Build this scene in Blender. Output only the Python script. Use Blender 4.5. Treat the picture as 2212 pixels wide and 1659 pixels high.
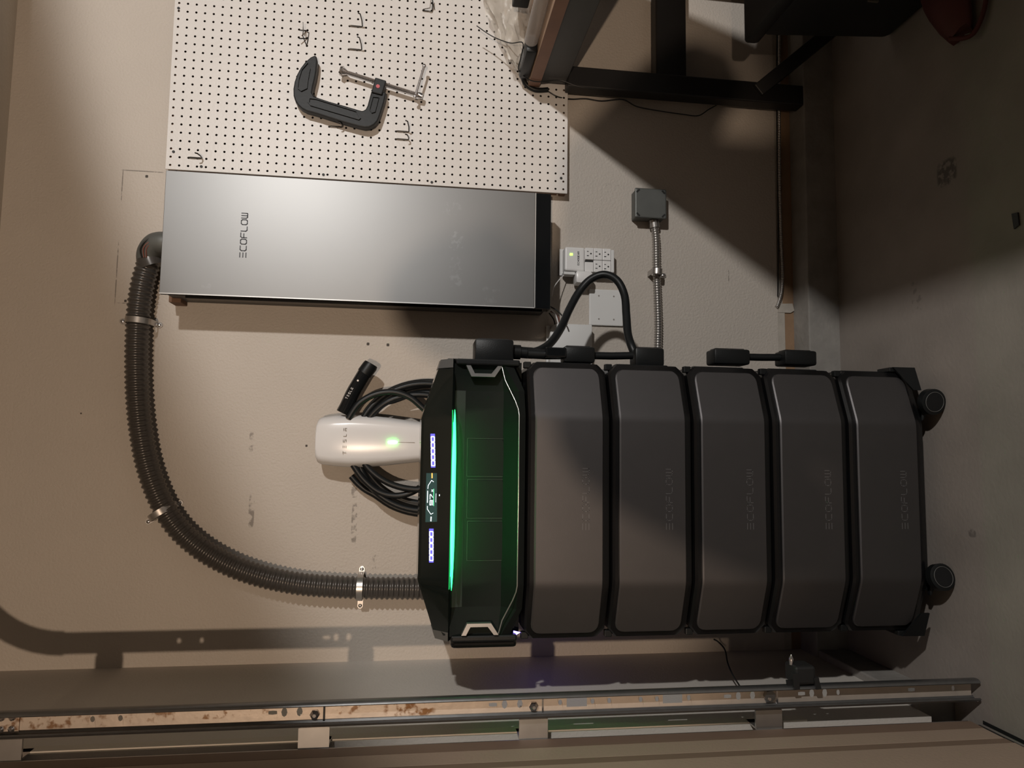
import bpy, bmesh, math, random
from mathutils import Vector, Matrix
random.seed(7)
for o in list(bpy.data.objects): bpy.data.objects.remove(o)
SC = bpy.context.scene
COL = SC.collection
PI = math.pi

# ------------------------------------------------------------------ camera
FPX = 1534.0
PITCH, YAW, ROLL = -.1337, -.0878, -.0246
CAM = Vector((-.821, -2.206, 1.357))
def _rot():
    Rz = Matrix.Rotation(YAW, 3, 'Z'); Rx = Matrix.Rotation(PITCH, 3, 'X'); Ry = Matrix.Rotation(ROLL, 3, 'Y')
    return Rz @ Rx @ Ry
RM = _rot()
RIGHT, FWD, UP = RM.col[0].copy(), RM.col[1].copy(), RM.col[2].copy()
cd = bpy.data.cameras.new('camera'); cam = bpy.data.objects.new('camera', cd); COL.objects.link(cam)
cd.sensor_fit = 'HORIZONTAL'; cd.sensor_width = 36; cd.lens = FPX / 2212 * 36; cd.clip_start = .02
m3 = Matrix((-UP, RIGHT, -FWD)).transposed()      # the phone was held sideways: world up points to image left
cam.matrix_world = Matrix.Translation(CAM) @ m3.to_4x4()
SC.camera = cam

# ------------------------------------------------------------------ world, lights, exposure
W = bpy.data.worlds.new('world'); SC.world = W; W.use_nodes = True
W.node_tree.nodes['Background'].inputs[0].default_value = (1, .9, .8, 1)
W.node_tree.nodes['Background'].inputs[1].default_value = .002
SC.view_settings.view_transform = 'Standard'; SC.view_settings.look = 'None'
SC.view_settings.gamma = 1; SC.view_settings.use_curve_mapping = False
SC.view_settings.exposure = 0.0
LAMP_A = Vector((1.2, -3.3, 2.25))       # hooded shop lamp over the right side of the garage
LAMP_B = Vector((-1.37, -4.3, 1.88))     # warm bulb on the far side, near the garage door
la = bpy.data.lights.new('shop_lamp_light', 'SPOT'); la.energy = 272; la.color = (1, .965, .925)
la.spot_size = math.radians(127); la.spot_blend = .11; la.shadow_soft_size = .055
lo = bpy.data.objects.new('shop_lamp_light', la); COL.objects.link(lo); lo.location = LAMP_A
lo.rotation_euler = Vector((.128, .565, -.815)).to_track_quat('-Z', 'Y').to_euler()
lb = bpy.data.lights.new('far_bulb_light', 'SPOT'); lb.spot_size = math.radians(46); lb.spot_blend = .30; lb.energy = 215; lb.color = (1, .76, .56); lb.shadow_soft_size = .03
lo = bpy.data.objects.new('far_bulb_light', lb); COL.objects.link(lo); lo.location = LAMP_B
lo.rotation_euler = (Vector((-.5, 0, 1.80))-LAMP_B).to_track_quat('-Z', 'Y').to_euler()

# ------------------------------------------------------------------ helpers
def ray(x, y):
    return RIGHT * ((1659 - y - 829.5) / FPX) + FWD - UP * ((x - 1106) / FPX)
def Y(x, y, Yp=0.):
    d = ray(x, y); return CAM + d * ((Yp - CAM.y) / d.y)
def Z(x, y, z):
    d = ray(x, y); return CAM + d * ((z - CAM.z) / d.z)
def X(x, y, xx):
    d = ray(x, y); return CAM + d * ((xx - CAM.x) / d.x)
def PLN(x, y, p, n):
    d = ray(x, y); return CAM + d * ((p - CAM).dot(n) / d.dot(n))

class MB:
    def __init__(s): s.v = []; s.f = []
    def add(s, vs, fs):
        b = len(s.v); s.v += [tuple(v) for v in vs]; s.f += [tuple(i + b for i in f) for f in fs]; return s
    def box(s, x0, x1, y0, y1, z0, z1, c=0.):
        if x0 > x1: x0, x1 = x1, x0
        if y0 > y1: y0, y1 = y1, y0
        if z0 > z1: z0, z1 = z1, z0
        if c <= 0:
            vs = [(x, y, z) for x in (x0, x1) for y in (y0, y1) for z in (z0, z1)]
            return s.add(vs, [(0,1,3,2),(4,6,7,5),(0,4,5,1),(2,3,7,6),(0,2,6,4),(1,5,7,3)])
        bm = bmesh.new()
        bmesh.ops.create_cube(bm, size=1)
        for v in bm.verts:
            v.co = Vector(((x0+x1)/2 + v.co.x*(x1-x0), (y0+y1)/2 + v.co.y*(y1-y0), (z0+z1)/2 + v.co.z*(z1-z0)))
        bmesh.ops.bevel(bm, geom=bm.edges[:], offset=c, segments=2, affect='EDGES', profile=.5)
        bm.verts.index_update()
        s.add([v.co for v in bm.verts], [[v.index for v in f.verts] for f in bm.faces]); bm.free(); return s
    def loft(s, secs, closed=True, caps=True):
        n = len(secs[0]); vs = [p for q in secs for p in q]; fs = []
        for i in range(len(secs)-1):
            for j in range(n if closed else n-1):
                k = (j+1) % n; fs.append((i*n+j, i*n+k, (i+1)*n+k, (i+1)*n+j))
        if caps:
            fs.append(tuple(range(n))); fs.append(tuple((len(secs)-1)*n + j for j in range(n)))
        return s.add(vs, fs)
    def tube(s, pts, r, seg=10, caps=True):
        pts = [Vector(p) for p in pts]; n = len(pts); rs = r if isinstance(r, (list, tuple)) else [r]*n
        t0 = (pts[1]-pts[0]).normalized()
        up = Vector((0,0,1)) if abs(t0.z) < .9 else Vector((0,1,0))
        nrm = (up - t0*up.dot(t0)).normalized(); secs = []
        for i in range(n):
            t = (pts[min(i+1,n-1)] - pts[max(i-1,0)]).normalized()
            nrm = (nrm - t*nrm.dot(t)).normalized(); b = t.cross(nrm)
            secs.append([pts[i] + (nrm*math.cos(2*PI*k/seg) + b*math.sin(2*PI*k/seg))*rs[i] for k in range(seg)])
        return s.loft(secs, True, caps)
    def cyl(s, a, b, r, seg=16, r2=None):
        return s.tube([a, b], [r, r if r2 is None else r2], seg)
    def prism(s, poly, d):                       # poly: 3D points of one face, d: extrusion vector
        d = Vector(d); n = len(poly); vs = [Vector(p) for p in poly] + [Vector(p)+d for p in poly]
        return s.add(vs, [tuple(range(n)), tuple(range(2*n-1, n-1, -1))] + [(i, (i+1)%n, n+(i+1)%n, n+i) for i in range(n)])
    def disc(s, c, ax, r, h, seg=16):
        c = Vector(c); ax = Vector(ax).normalized(); return s.cyl(c, c+ax*h, r, seg)
    def build(s, name, mat, parent=None, smooth=False, loc=None, angle=None, bevel=0):
        me = bpy.data.meshes.new(name)
        if loc is not None: s.v = [tuple(Vector(v)-Vector(loc)) for v in s.v]
        me.from_pydata(s.v, [], s.f); me.update()
        bm = bmesh.new(); bm.from_mesh(me); bmesh.ops.recalc_face_normals(bm, faces=bm.faces[:])
        if bevel:
            es = [e for e in bm.edges if len(e.link_faces) == 2 and e.calc_face_angle(0) > .6]
            bmesh.ops.bevel(bm, geom=es, offset=bevel, segments=2, affect='EDGES', profile=.5, clamp_overlap=True)
        bm.to_mesh(me); bm.free()
        me.materials.append(mat)
        if smooth or angle:
            me.polygons.foreach_set('use_smooth', [True]*len(me.polygons))
            me.set_sharp_from_angle(angle=angle or 1.0)
        o = bpy.data.objects.new(name, me); COL.objects.link(o)
        if loc is not None: o.location = loc
        if parent:
            o.parent = parent; o.location = (Vector(loc) if loc is not None else Vector()) - parent.location
            o['_p'] = 1; del o['_p']
        return o
def tag(o, label=None, cat=None, group=None, kind=None):
    if label: o['label'] = label
    if cat: o['category'] = cat
    if group: o['group'] = group
    if kind: o['kind'] = kind
    return o
def empty(name, loc, label, cat, group=None):
    o = bpy.data.objects.new(name, None); COL.objects.link(o); o.location = loc; o.empty_display_size = .05
    return tag(o, label, cat, group)
def part(mb, name, mat, parent, **k):
    # vertices are given in world space; parent chain offset removed
    base = Vector(); p = parent
    while p: base += p.location; p = p.parent
    mb.v = [tuple(Vector(v)-base) for v in mb.v]
    me_parent = parent
    o = mb.build(name, mat, None, **k); o.parent = me_parent
    return o
def spline(pts, n=12):
    pts = [Vector(p) for p in pts]; out = []
    for i in range(len(pts)-1):
        p0 = pts[max(i-1,0)]; p1 = pts[i]; p2 = pts[i+1]; p3 = pts[min(i+2, len(pts)-1)]
        for k in range(n):
            t = k/n
            out.append(.5*((2*p1)+(p2-p0)*t+(2*p0-5*p1+4*p2-p3)*t*t+(3*p1-p0-3*p2+p3)*t**3))
    out.append(pts[-1]); return out
def resample(pts, step):
    out = [pts[0].copy()]; acc = 0
    for a, b in zip(pts, pts[1:]):
        L = (b-a).length
        while L > 0 and acc + L >= step:
            a = a + (b-a)*((step-acc)/L); L = (b-a).length; out.append(a.copy()); acc = 0
        acc += L
    return out

# ------------------------------------------------------------------ materials
def mat(name, col, rough=.5, metal=0., var=.08, vscale=18., bump=0., bscale=200., spec=None, emit=None, estr=0., alpha=None, trans=0., coat=0.):
    m = bpy.data.materials.new(name); m.use_nodes = True; nt = m.node_tree; N = nt.nodes; L = nt.links
    b = N['Principled BSDF']; b.inputs['Roughness'].default_value = rough; b.inputs['Metallic'].default_value = metal
    if spec is not None: b.inputs['Specular IOR Level'].default_value = spec
    if coat: b.inputs['Coat Weight'].default_value = coat; b.inputs['Coat Roughness'].default_value = .08
    tc = N.new('ShaderNodeTexCoord')
    nz = N.new('ShaderNodeTexNoise'); nz.inputs['Scale'].default_value = vscale; nz.inputs['Detail'].default_value = 4
    L.new(tc.outputs['Object'], nz.inputs['Vector'])
    mx = N.new('ShaderNodeMix'); mx.data_type = 'RGBA'
    c = Vector(col[:3])
    mx.inputs['A'].default_value = (*(c*(1-var)), 1); mx.inputs['B'].default_value = (*[min(1, q*(1+var)) for q in c], 1)
    L.new(nz.outputs['Fac'], mx.inputs['Factor']); L.new(mx.outputs['Result'], b.inputs['Base Color'])
    if bump:
        n2 = N.new('ShaderNodeTexNoise'); n2.inputs['Scale'].default_value = bscale; n2.inputs['Detail'].default_value = 2
        L.new(tc.outputs['Object'], n2.inputs['Vector'])
        bp = N.new('ShaderNodeBump'); bp.inputs['Strength'].default_value = bump; bp.inputs['Distance'].default_value = .002
        L.new(n2.outputs['Fac'], bp.inputs['Height']); L.new(bp.outputs['Normal'], b.inputs['Normal'])
    if emit: b.inputs['Emission Color'].default_value = (*emit, 1); b.inputs['Emission Strength'].default_value = estr
    if trans: b.inputs['Transmission Weight'].default_value = trans
    if alpha is not None: b.inputs['Alpha'].default_value = alpha
    m['b'] = 1; del m['b']
    return m
def spots(m, lst, col, coord='Object'):
    """stains with a shape of their own: boxes/ellipses (x,z axes or x,y) filled with broken-up noise"""
    nt = m.node_tree; N = nt.nodes; L = nt.links; b = N['Principled BSDF']
    src = b.inputs['Base Color'].links[0].from_socket
    tc = N.new('ShaderNodeTexCoord'); sep = N.new('ShaderNodeSeparateXYZ'); L.new(tc.outputs[coord], sep.inputs[0])
    nz = N.new('ShaderNodeTexNoise'); nz.inputs['Detail'].default_value = 5; L.new(tc.outputs[coord], nz.inputs['Vector'])
    nz.inputs['Scale'].default_value = 60
    def mth(op, a, b_=None, c=None):
        n = N.new('ShaderNodeMath'); n.operation = op
        for i, q in enumerate((a, b_, c)):
            if q is None: continue
            if isinstance(q, (int, float)): n.inputs[i].default_value = q
            else: L.new(q, n.inputs[i])
        return n.outputs[0]
    for (ax2, cx, c2, hx, h2, amt, brk) in lst:
        u = mth('DIVIDE', mth('SUBTRACT', sep.outputs['X'], cx), hx)
        v = mth('DIVIDE', mth('SUBTRACT', sep.outputs[ax2], c2), h2)
        d = mth('ADD', mth('POWER', mth('ABSOLUTE', u), 4.), mth('POWER', mth('ABSOLUTE', v), 4.))
        k = N.new('ShaderNodeMapRange'); k.clamp = True
        L.new(d, k.inputs[0]); k.inputs[1].default_value = 1.25; k.inputs[2].default_value = .5; k.inputs[3].default_value = 0; k.inputs[4].default_value = 1
        q = N.new('ShaderNodeMapRange'); q.clamp = True; L.new(nz.outputs['Fac'], q.inputs[0])
        q.inputs[1].default_value = brk; q.inputs[2].default_value = brk+.12; q.inputs[3].default_value = 0; q.inputs[4].default_value = amt
        f = mth('MULTIPLY', k.outputs[0], q.outputs[0])
        mx = N.new('ShaderNodeMix'); mx.data_type = 'RGBA'; L.new(f, mx.inputs['Factor']); L.new(src, mx.inputs['A'])
        mx.inputs['B'].default_value = (*col, 1); src = mx.outputs['Result']
    L.new(src, b.inputs['Base Color'])

M = {}
M['wall'] = mat('painted_drywall', (.50, .452, .40), .62, bump=.9, bscale=135, var=.05, vscale=5)
M['wall_left'] = mat('painted_jamb', (.60, .56, .51), .6, bump=.35, bscale=170, var=.07, vscale=6)
M['ceiling'] = mat('ceiling_paint', (.60, .55, .48), .8, bump=.3, bscale=120, var=.03)
M['floor'] = mat('concrete_floor', (.255, .225, .20), .65, bump=.35, bscale=90, var=.32, vscale=4.5)
M['curb'] = mat('stem_wall_concrete', (.26, .245, .225), .85, bump=.7, bscale=60, var=.35, vscale=14)
M['sill'] = mat('sill_wood', (.27, .17, .10), .75, bump=.4, bscale=80, var=.2, vscale=12)
M['sill_paint'] = mat('sill_overspray', (.42, .38, .33), .8, bump=.4, bscale=90, var=.25, vscale=30)
M['door'] = mat('door_paint', (.36, .265, .20), .55, bump=.25, bscale=120, var=.06, vscale=8)
M['door_dark'] = mat('door_dark_brown', (.20, .135, .095), .6, var=.08)
M['rubber'] = mat('black_rubber', (.012, .012, .012), .6, var=.2)
M['peg'] = mat('pegboard_white', (.66, .64, .62), .42, var=.04, vscale=9, bump=.25, bscale=130)
M['hardboard'] = mat('hardboard_core', (.035, .022, .014), .8, var=.2)
M['furring'] = mat('furring_wood', (.16, .09, .055), .8, var=.2)
M['black'] = mat('black_plastic', (.0075, .0085, .009), .42, var=.15, bump=.12, bscale=500, spec=.3)
M['blackgloss'] = mat('black_gloss', (.008, .009, .010), .12, var=.1)
M['cable'] = mat('cable_jacket', (.008, .0095, .0105), .42, var=.15, spec=.35)
M['panel'] = mat('dark_grey_shell', (.115, .110, .112), .50, metal=.9, var=.05, bump=.06, bscale=700)
M['frame'] = mat('battery_frame', (.006, .006, .0065), .27, var=.15, spec=.4)
M['ink_grey'] = mat('faint_grey_print', (.135, .13, .13), .4, metal=.3, var=.05)
M['invdark'] = mat('inverter_recess', (.0085, .0105, .0098), .62, var=.12, bump=.12, bscale=500, spec=.14)
M['reflector'] = mat('glow_reflector', (.045, .055, .05), .55, var=.1, bump=.1, bscale=500, spec=.2)
M['silver'] = mat('brushed_silver', (.55, .54, .54), .3, metal=.85, var=.08)
M['grey_trim'] = mat('grey_trim', (.16, .16, .155), .4, metal=.4, var=.08)
M['screen'] = mat('screen_glass', (.006, .009, .008), .1, var=.1, spec=.6)
M['green'] = mat('green_light', (.1, .9, .4), .4, emit=(.03, 1, .22), estr=3.2)
M['green_glow'] = mat('green_glow_emitter', (.1, .9, .4), .4, emit=(.004, 1, .16), estr=62)
M['led'] = mat('charger_led', (.2, .9, .3), .4, emit=(.10, 1, .14), estr=45)
M['ledsmall'] = mat('surge_led', (.3, .9, .2), .4, emit=(.45, 1, .08), estr=3)
M['disp_white'] = mat('display_white', (.8, .85, .9), .4, emit=(.85, .95, 1), estr=1.6)
M['disp_blue'] = mat('display_blue', (.1, .1, .6), .4, emit=(.14, .12, 1), estr=.9)
M['disp_teal'] = mat('display_teal', (.02, .05, .05), .3, emit=(.10, .22, .20), estr=.12)
M['disp_green'] = mat('display_green', (.2, .9, .5), .4, emit=(.1, .9, .35), estr=1.2)
M['disp_orange'] = mat('display_orange', (.9, .5, .1), .4, emit=(1, .42, .10), estr=1.3)
M['violet'] = mat('violet_led', (.4, .3, .9), .4, emit=(.32, .24, 1), estr=4)
M['cabinet'] = mat('brushed_aluminium_front', (.20, .20, .198), .43, metal=.82, var=.03, vscale=4, bump=.03, bscale=900)
M['cab_side'] = mat('cabinet_side', (.07, .067, .065), .5, metal=.2, var=.1)
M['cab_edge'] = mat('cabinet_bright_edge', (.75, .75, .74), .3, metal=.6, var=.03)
M['ink'] = mat('dark_print', (.02, .022, .03), .5, var=.05)
M['conduit'] = mat('grey_flex_conduit', (.085, .078, .072), .27, metal=.35, var=.12)
M['galv'] = mat('galvanised_steel', (.50, .48, .46), .34, metal=.9, var=.15, vscale=30)
M['track'] = mat('track_steel', (.60, .51, .43), .42, metal=.45, var=.18, vscale=26, bump=.15, bscale=60)
M['track_edge'] = mat('track_rolled_edge', (.20, .20, .20), .34, metal=.85, var=.2, vscale=40)
M['jbox'] = mat('grey_box', (.12, .125, .118), .5, metal=.3, var=.15, vscale=22)
M['white'] = mat('white_plastic', (.80, .79, .78), .32, var=.02)
M['whitegloss'] = mat('white_glass', (.74, .735, .735), .24, var=.02)
M['white2'] = mat('white_box_plastic', (.70, .70, .69), .5, var=.02)
M['slot'] = mat('slot_dark', (.01, .01, .01), .6, var=.1)
M['clamp'] = mat('clamp_black_enamel', (.013, .0145, .016), .5, var=.2, bump=.15, bscale=90, spec=.3)
M['chrome'] = mat('bright_steel', (.62, .60, .60), .2, metal=.95, var=.15, vscale=80)
M['hook'] = mat('hook_wire', (.06, .055, .05), .35, metal=.8, var=.2, vscale=80)
M['red'] = mat('red_dot', (.50, .07, .09), .45, var=.08)
M['wood'] = mat('bench_wood_top', (.40, .27, .18), .5, var=.25, vscale=9, bump=.2)
M['wood_edge'] = mat('bench_wood_edge', (.20, .11, .075), .6, var=.2, vscale=14)
M['bench'] = mat('bench_black_steel', (.012, .011, .011), .5, var=.15)
M['apron'] = mat('bench_grey_steel', (.055, .055, .055), .5, metal=.2, var=.15)
M['bag'] = mat('plastic_bag', (.62, .58, .52), .35, var=.2, vscale=30, alpha=.55, bump=.5, bscale=60)
M['clear'] = mat('clear_tube', (.35, .32, .30), .15, var=.1, alpha=.6)
M['blackbox'] = mat('black_tote', (.008, .008, .009), .55, var=.15)
M['darkred'] = mat('dark_red_cloth', (.075, .014, .012), .7, var=.2)
M['ridge'] = mat('ridge_grey', (.10, .085, .07), .5, var=.2)
M['chip'] = mat('dark_scrap', (.035, .035, .04), .6, var=.2)
M['copper'] = mat('reddish_wire', (.16, .06, .045), .45, var=.1)
M['shirt'] = mat('dark_shirt', (.05, .05, .06), .8, var=.2)
M['skin'] = mat('skin', (.45, .28, .2), .5, var=.06)
M['hair'] = mat('dark_hair', (.02, .015, .01), .5, var=.2)
# track rust
spots(M['track'], [('Z', 0.003, Y(470, 1515, -.6).z, .010, .045, .9, .52), ('Z', 0.005, Y(520, 1520, -.6).z, .006, .06, .8, .5),
                   ('Z', 0.000, Y(885, 1523, -.6).z, .016, .055, .95, .47), ('Z', 0.008, Y(755, 1510, -.6).z, .016, .028, .85, .5),
                   ('Z', 0.005, Y(350, 1525, -.6).z, .016, .03, .8, .5), ('Z', 0.005, Y(60, 1527, -.6).z, .02, .12, .85, .5),
                   ('Z', 0.005, Y(250, 1525, -.6).z, .02, .05, .6, .55)], (.20, .085, .018))
# wall scuffs, patch outlines and nail holes
def wp(x, y): return Y(x, y, 0.)
sc = []
for (px, py, wx, wz, a, b) in [(543, 1105, 6, 34, .55, .46), (543, 955, 5, 20, .5, .5), (765, 1130, 6, 42, .55, .48), (765, 1060, 6, 18, .5, .48),
                               (700, 933, 9, 8, .5, .5), (808, 1215, 4, 20, .45, .52), (722, 1240, 4, 12, .35, .5), (1320, 400, 20, 3, .25, .5)]:
    p = wp(px, py); sc.append(('Z', p.x, p.z, py and wz*.00146, wx*.00140, a, b))
for (px, py, wx, wz) in [(310, 370, 46, 1.2), (264, 400, 1.2, 34), (252, 590, 1.2, 66), (300, 656, 46, 1.0), (1574, 596, 1., 14)]:
    p = wp(px, py); sc.append(('Z', p.x, p.z, wz*.00146, wx*.00132, .6, .36))
for (px, py, r) in [(795, 743, 3.2), (838, 745, 3.2), (317, 381, 3), (271, 650, 2.6), (662, 963, 2.4), (175, 893, 1.6)]:
    p = wp(px, py); sc.append(('Z', p.x, p.z, r*.00146, r*.0014, 1., .05))
spots(M['wall'], sc, (.045, .035, .028))
fs = []
for (px, py, hx, hy, a, b) in [(2045, 372, .035, .035, .75, .40), (1980, 640, .05, .02, .35, .5), (2100, 1150, .012, .012, .5, .4)]:
    p = Z(px, py, 0); fs.append(('Y', p.x, p.y, hx, hy, a, b))
spots(M['floor'], fs, (.05, .045, .042))

# ------------------------------------------------------------------ the setting
def S(o): return tag(o, kind='structure')
XL = -1.462
S(MB().box(-3.2, 3.4, -5.4, .3, -.12, 0).build('floor', M['floor']))
S(MB().box(XL, 3.2, 0, .12, .165, 2.57).build('wall_back', M['wall']))
S(MB().box(-1.6, 3.2, -5.2, .12, 2.57, 2.68).build('ceiling', M['ceiling']))
S(MB().box(XL-.12, XL, -.575, .12, .10, 2.57).build('wall_left', M['wall_left']))
# sill plate under the drywall (painted upper strip, bare brown face), on a concrete stem wall
sp = S(MB().box(XL, 3.2, .004, .12, .105, .1645).build('trim_1', M['sill']))
cut = Y(1700, 668).x
part(MB().box(XL, cut-.012, .0005, .01, .140, .1645), 'overspray_strip', M['sill_paint'], sp)
part(MB().box(cut+.02, 3.2, .003, .01, .146, .1645), 'overspray_strip', M['sill_paint'], sp)
part(MB().prism([(cut-.012, -.001, .1645), (cut+.022, -.001, .168), (cut+.018, -.001, .150), (cut+.02, -.001, .112), (cut-.004, -.001, .106), (cut-.012, -.001, .120)], (0, .008, 0)), 'rough_notch', M['sill_paint'], sp)
S(MB().box(XL-.1, 3.2, -.088, .12, -.02, .106, .004).build('trim_2', M['curb']))
S(MB().box(XL-.1, XL+.022, -.53, -.06, -.02, .100, .004).build('trim_3', M['curb']))

# garage door leaf on the left: boards, darker brown strips, bottom seal
dd = S(MB().box(XL-.075, XL-.02, -3.6, -.58, .035, 2.3).build('door_1', M['door']))
ys = [X(2100, q, XL).y for q in (1559, 1575, 1600, 1612)]
part(MB().box(XL-.06, XL+.000, ys[0], ys[0]+.008, .03, 2.3), 'bright_edge_strip', M['galv'], dd)
part(MB().box(XL-.05, XL+.002, ys[1], ys[0], .03, 2.3), 'dark_strip', M['door_dark'], dd)
part(MB().box(XL-.05, XL+.002, ys[2], ys[1], .03, 2.3, .002), 'board', M['door'], dd)
part(MB().box(XL-.05, XL+.002, ys[3], ys[2], .03, 2.3), 'dark_strip', M['door_dark'], dd)
part(MB().box(XL-.05, XL+.004, -3.6, ys[3], .03, 2.3, .002), 'board', M['door'], dd)
part(MB().box(XL-.08, XL-.01, -3.6, ys[0]+.006, .0, .032), 'bottom_seal', M['rubber'], dd)
# white painted stop strip on the jamb and the dark slot under it
ds = S(MB().box(XL, XL+.004, -.572, -.545, .42, 2.57).build('trim_4', M['ceiling']))
# slab joint at the door line
S(MB().box(XL-.004, XL+.004, -3.6, -.62, .0, .0012).build('trim_5', M['slot']))

# ------------------------------------------------------------------ pegboard (a real perforated sheet)
PY = -.035; IN = .0254
def ring_cell(mb, x0, x1, z0, z1, y, hole):
    n = len(hole); c = Vector((sum(h[0] for h in hole)/n, 0, sum(h[1] for h in hole)/n))
    cor = [(x1, z0), (x1, z1), (x0, z1), (x0, z0)]
    vs = [(h[0], y, h[1]) for h in hole] + [(a, y, b) for a, b in cor]
    q = n//4; fs = []
    for k in range(4):
        for j in range(q): fs.append((k*q+j, (k*q+j+1) % n, n+k))
        fs.append(((k*q+q) % n, n+(k+1) % 4, n+k))
    return mb.add(vs, fs)
def oval(cx, cz, rx, rz, n=8, ph=-PI/4):
    return [(cx+rx*math.cos(ph+2*PI*k/n), cz+rz*math.sin(ph+2*PI*k/n)) for k in range(n)]
NC = 40
pb = empty('pegboard', (-.0127, PY, 2.1-47.5*IN), 'large white perforated pegboard sheet on the wall right of the grey cabinet', 'pegboard')
mb = MB()
r = .0036
hw_mb = MB()
for i in range(48):
    for j in range(NC):
        ring_cell(mb, (j-.5)*IN, (j+.5)*IN, 2.1-(i+.5)*IN, 2.1-(i-.5)*IN, PY, oval(j*IN, 2.1-i*IN, r, r))
        h = oval(j*IN, 2.1-i*IN, r, r); n = 8
        hw_mb.add([(a, PY, b) for a, b in h]+[(a, PY+.006, b) for a, b in h], [(k, (k+1) % n, n+(k+1) % n, n+k) for k in range(n)])
x0, x1, z0, z1 = -.5*IN, (NC-.5)*IN, 2.1-47.5*IN, 2.1+.5*IN
for (a, b, c, d) in ((x0, z0, x1, z0), (x1, z0, x1, z1), (x1, z1, x0, z1), (x0, z1, x0, z0)):
    mb.add([(a, PY, b), (c, PY, d), (c, PY+.006, d), (a, PY+.006, b)], [(0, 1, 2, 3)])
sheet = part(mb, 'perforated_sheet', M['peg'], pb)
part(hw_mb, 'hole_linings', M['hardboard'], pb)
for (a, b, c, d) in ((x0+.002, x1, z0+.003, z0+.022), (x0+.002, x1, z1-.022, z1-.003), (x0+.004, x0+.010, z0+.03, z1-.03)):
    part(MB().box(a, b, PY+.0062, -.0005, c, d), 'furring_strip', M['furring'], pb)
part(MB().box(x0+.012, x1, -.004, -.0005, z0+.023, z1-.023), 'hole_shade_sheet', M['blackbox'], pb)  # black sheet standing in for the shade behind the holes
for (px, py) in [(435, 360), (698.7, 377.5), (932.8, 394), (1124, 405.7), (1212, 385), (375, 328), (386, 18)]:
    p = Y(px, py, PY); part(MB().disc(p, (0, -1, 0), .0042, .0016, 12), 'screw', M['rubber'], pb)

def peg_hook(px, py, label, prong=.032, side=0., up=.010, double=False, wire=.0020):
    p = Y(px, py, PY); i = round((2.1-p.z)/IN); j = round(p.x/IN); p = Vector((j*IN, PY, 2.1-i*IN))
    o = empty('peg_hook', p, label, 'hook', 'wire hooks in the pegboard')
    a = [p+Vector((0, .004, 0)), p+Vector((0, -.003, 0)), p+Vector((0, -.003, -.036)), p+Vector((0, -.006, -.040))]
    e = a[-1]
    a += [e+Vector((side*.4, -prong*.5, 0)), e+Vector((side, -prong, up*.4)), e+Vector((side, -prong-.004, up))]
    part(MB().tube(a, wire, 6), 'wire', M['hook'], o, smooth=True)
    if double:
        part(MB().tube([q+Vector((.004, 0, 0)) for q in a[1:]], wire, 6), 'wire', M['hook'], o, smooth=True)
    part(MB().box(p.x-.0025, p.x+.0025, PY-.0042, PY-.0018, p.z-.034, p.z-.004, .0008), 'back_plate', M['hook'], o)
    return o
peg_hook(407.5, 340, 'wire hook beside the top left corner of the pegboard')
peg_hook(711, 273.6, 'wire hook just under the black clamp')
peg_hook(855, 283.5, 'upper wire hook of the close pair left of the clamp handle', prong=.045, side=.012)
peg_hook(855, 300.5, 'lower wire hook of the close pair left of the clamp handle')
peg_hook(754.5, 58.8, 'upper wire hook of the two above the clamp screw', prong=.045, side=.012)
peg_hook(753, 108.6, 'lower wire hook of the two above the clamp screw', prong=.045, side=.012)
# two pronged screwdriver holder and a hook with folded wires at the frame edge
p = Y(666, 66, PY); o = empty('tool_holder', p, 'small two pronged wire tool holder above the clamp jaw', 'hook')
q = lambda x, y, d: Y(x, y, PY-d)
part(MB().tube([q(654.5, 48, .03), q(655, 68, .028), q(654, 78, .02), q(662, 98, .004), q(665, 86, .003), q(667, 70, .003), q(658, 66, .004), q(654, 66, .02)], .0015, 6), 'wire', M['hook'], o, smooth=True)
part(MB().tube([q(662, 66, .003), q(647, 65, .022)], .0018, 6), 'prong', M['hook'], o)
part(MB().tube([q(662, 83, .003), q(646, 83, .022)], .0018, 6), 'prong', M['hook'], o)
p = Y(913, 23, PY); o = empty('wire_bracket', p, 'bent double wire bracket at the upper frame edge on the pegboard', 'hook')
part(MB().tube([q(913, 22.5, 0), q(913, 22.5, .004), q(933, 24.5, .005), q(935, 5, .02), q(931, -16, .04)], .0017, 6), 'wire', M['hook'], o, smooth=True)
part(MB().tube([q(914, 20, .004), q(929, 17, .02), q(931, 0, .03), q(930, -14, .04)], .0015, 6), 'wire', M['chrome'], o, smooth=True)
part(MB().tube([q(934, 4, .004), q(939, 20, .004)], .0013, 6), 'wire', M['hook'], o)

# ------------------------------------------------------------------ C clamp
CY = PY-.040
cp = empty('c_clamp', Y(720, 235, CY), 'large black cast C-clamp with chrome screw hanging on the pegboard', 'clamp')
def zc(a, b): return (620+a/6.506, 100+b/6.506)
outer = [(395,122),(330,150),(255,215),(190,300),(140,390),(105,490),(88,590),(90,690),(110,755),(150,820),(205,872),(270,905),(420,945),(600,1003),(800,1065),(1000,1120),(1090,1138),(1160,1132),(1225,1100),(1275,1045),(1300,985)]
inner = [(1360,800),(1385,690),(1390,640),(1190,612),(1165,700),(1130,830),(1105,880),(1060,905),(1000,890),(800,830),(600,775),(480,735),(380,700),(350,650),(365,560),(395,440),(412,340),(424,210),(420,150)]
poly = [zc(*q_) for q_ in outer+inner]
ring = [Y(a, b, CY) for a, b in poly]
part(MB().prism(ring, (0, .026, 0)), 'frame', M['clamp'], cp, bevel=.0035)
def rib(pts, d): return [Y(*zc(a, b), CY-d) for a, b in pts]
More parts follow.
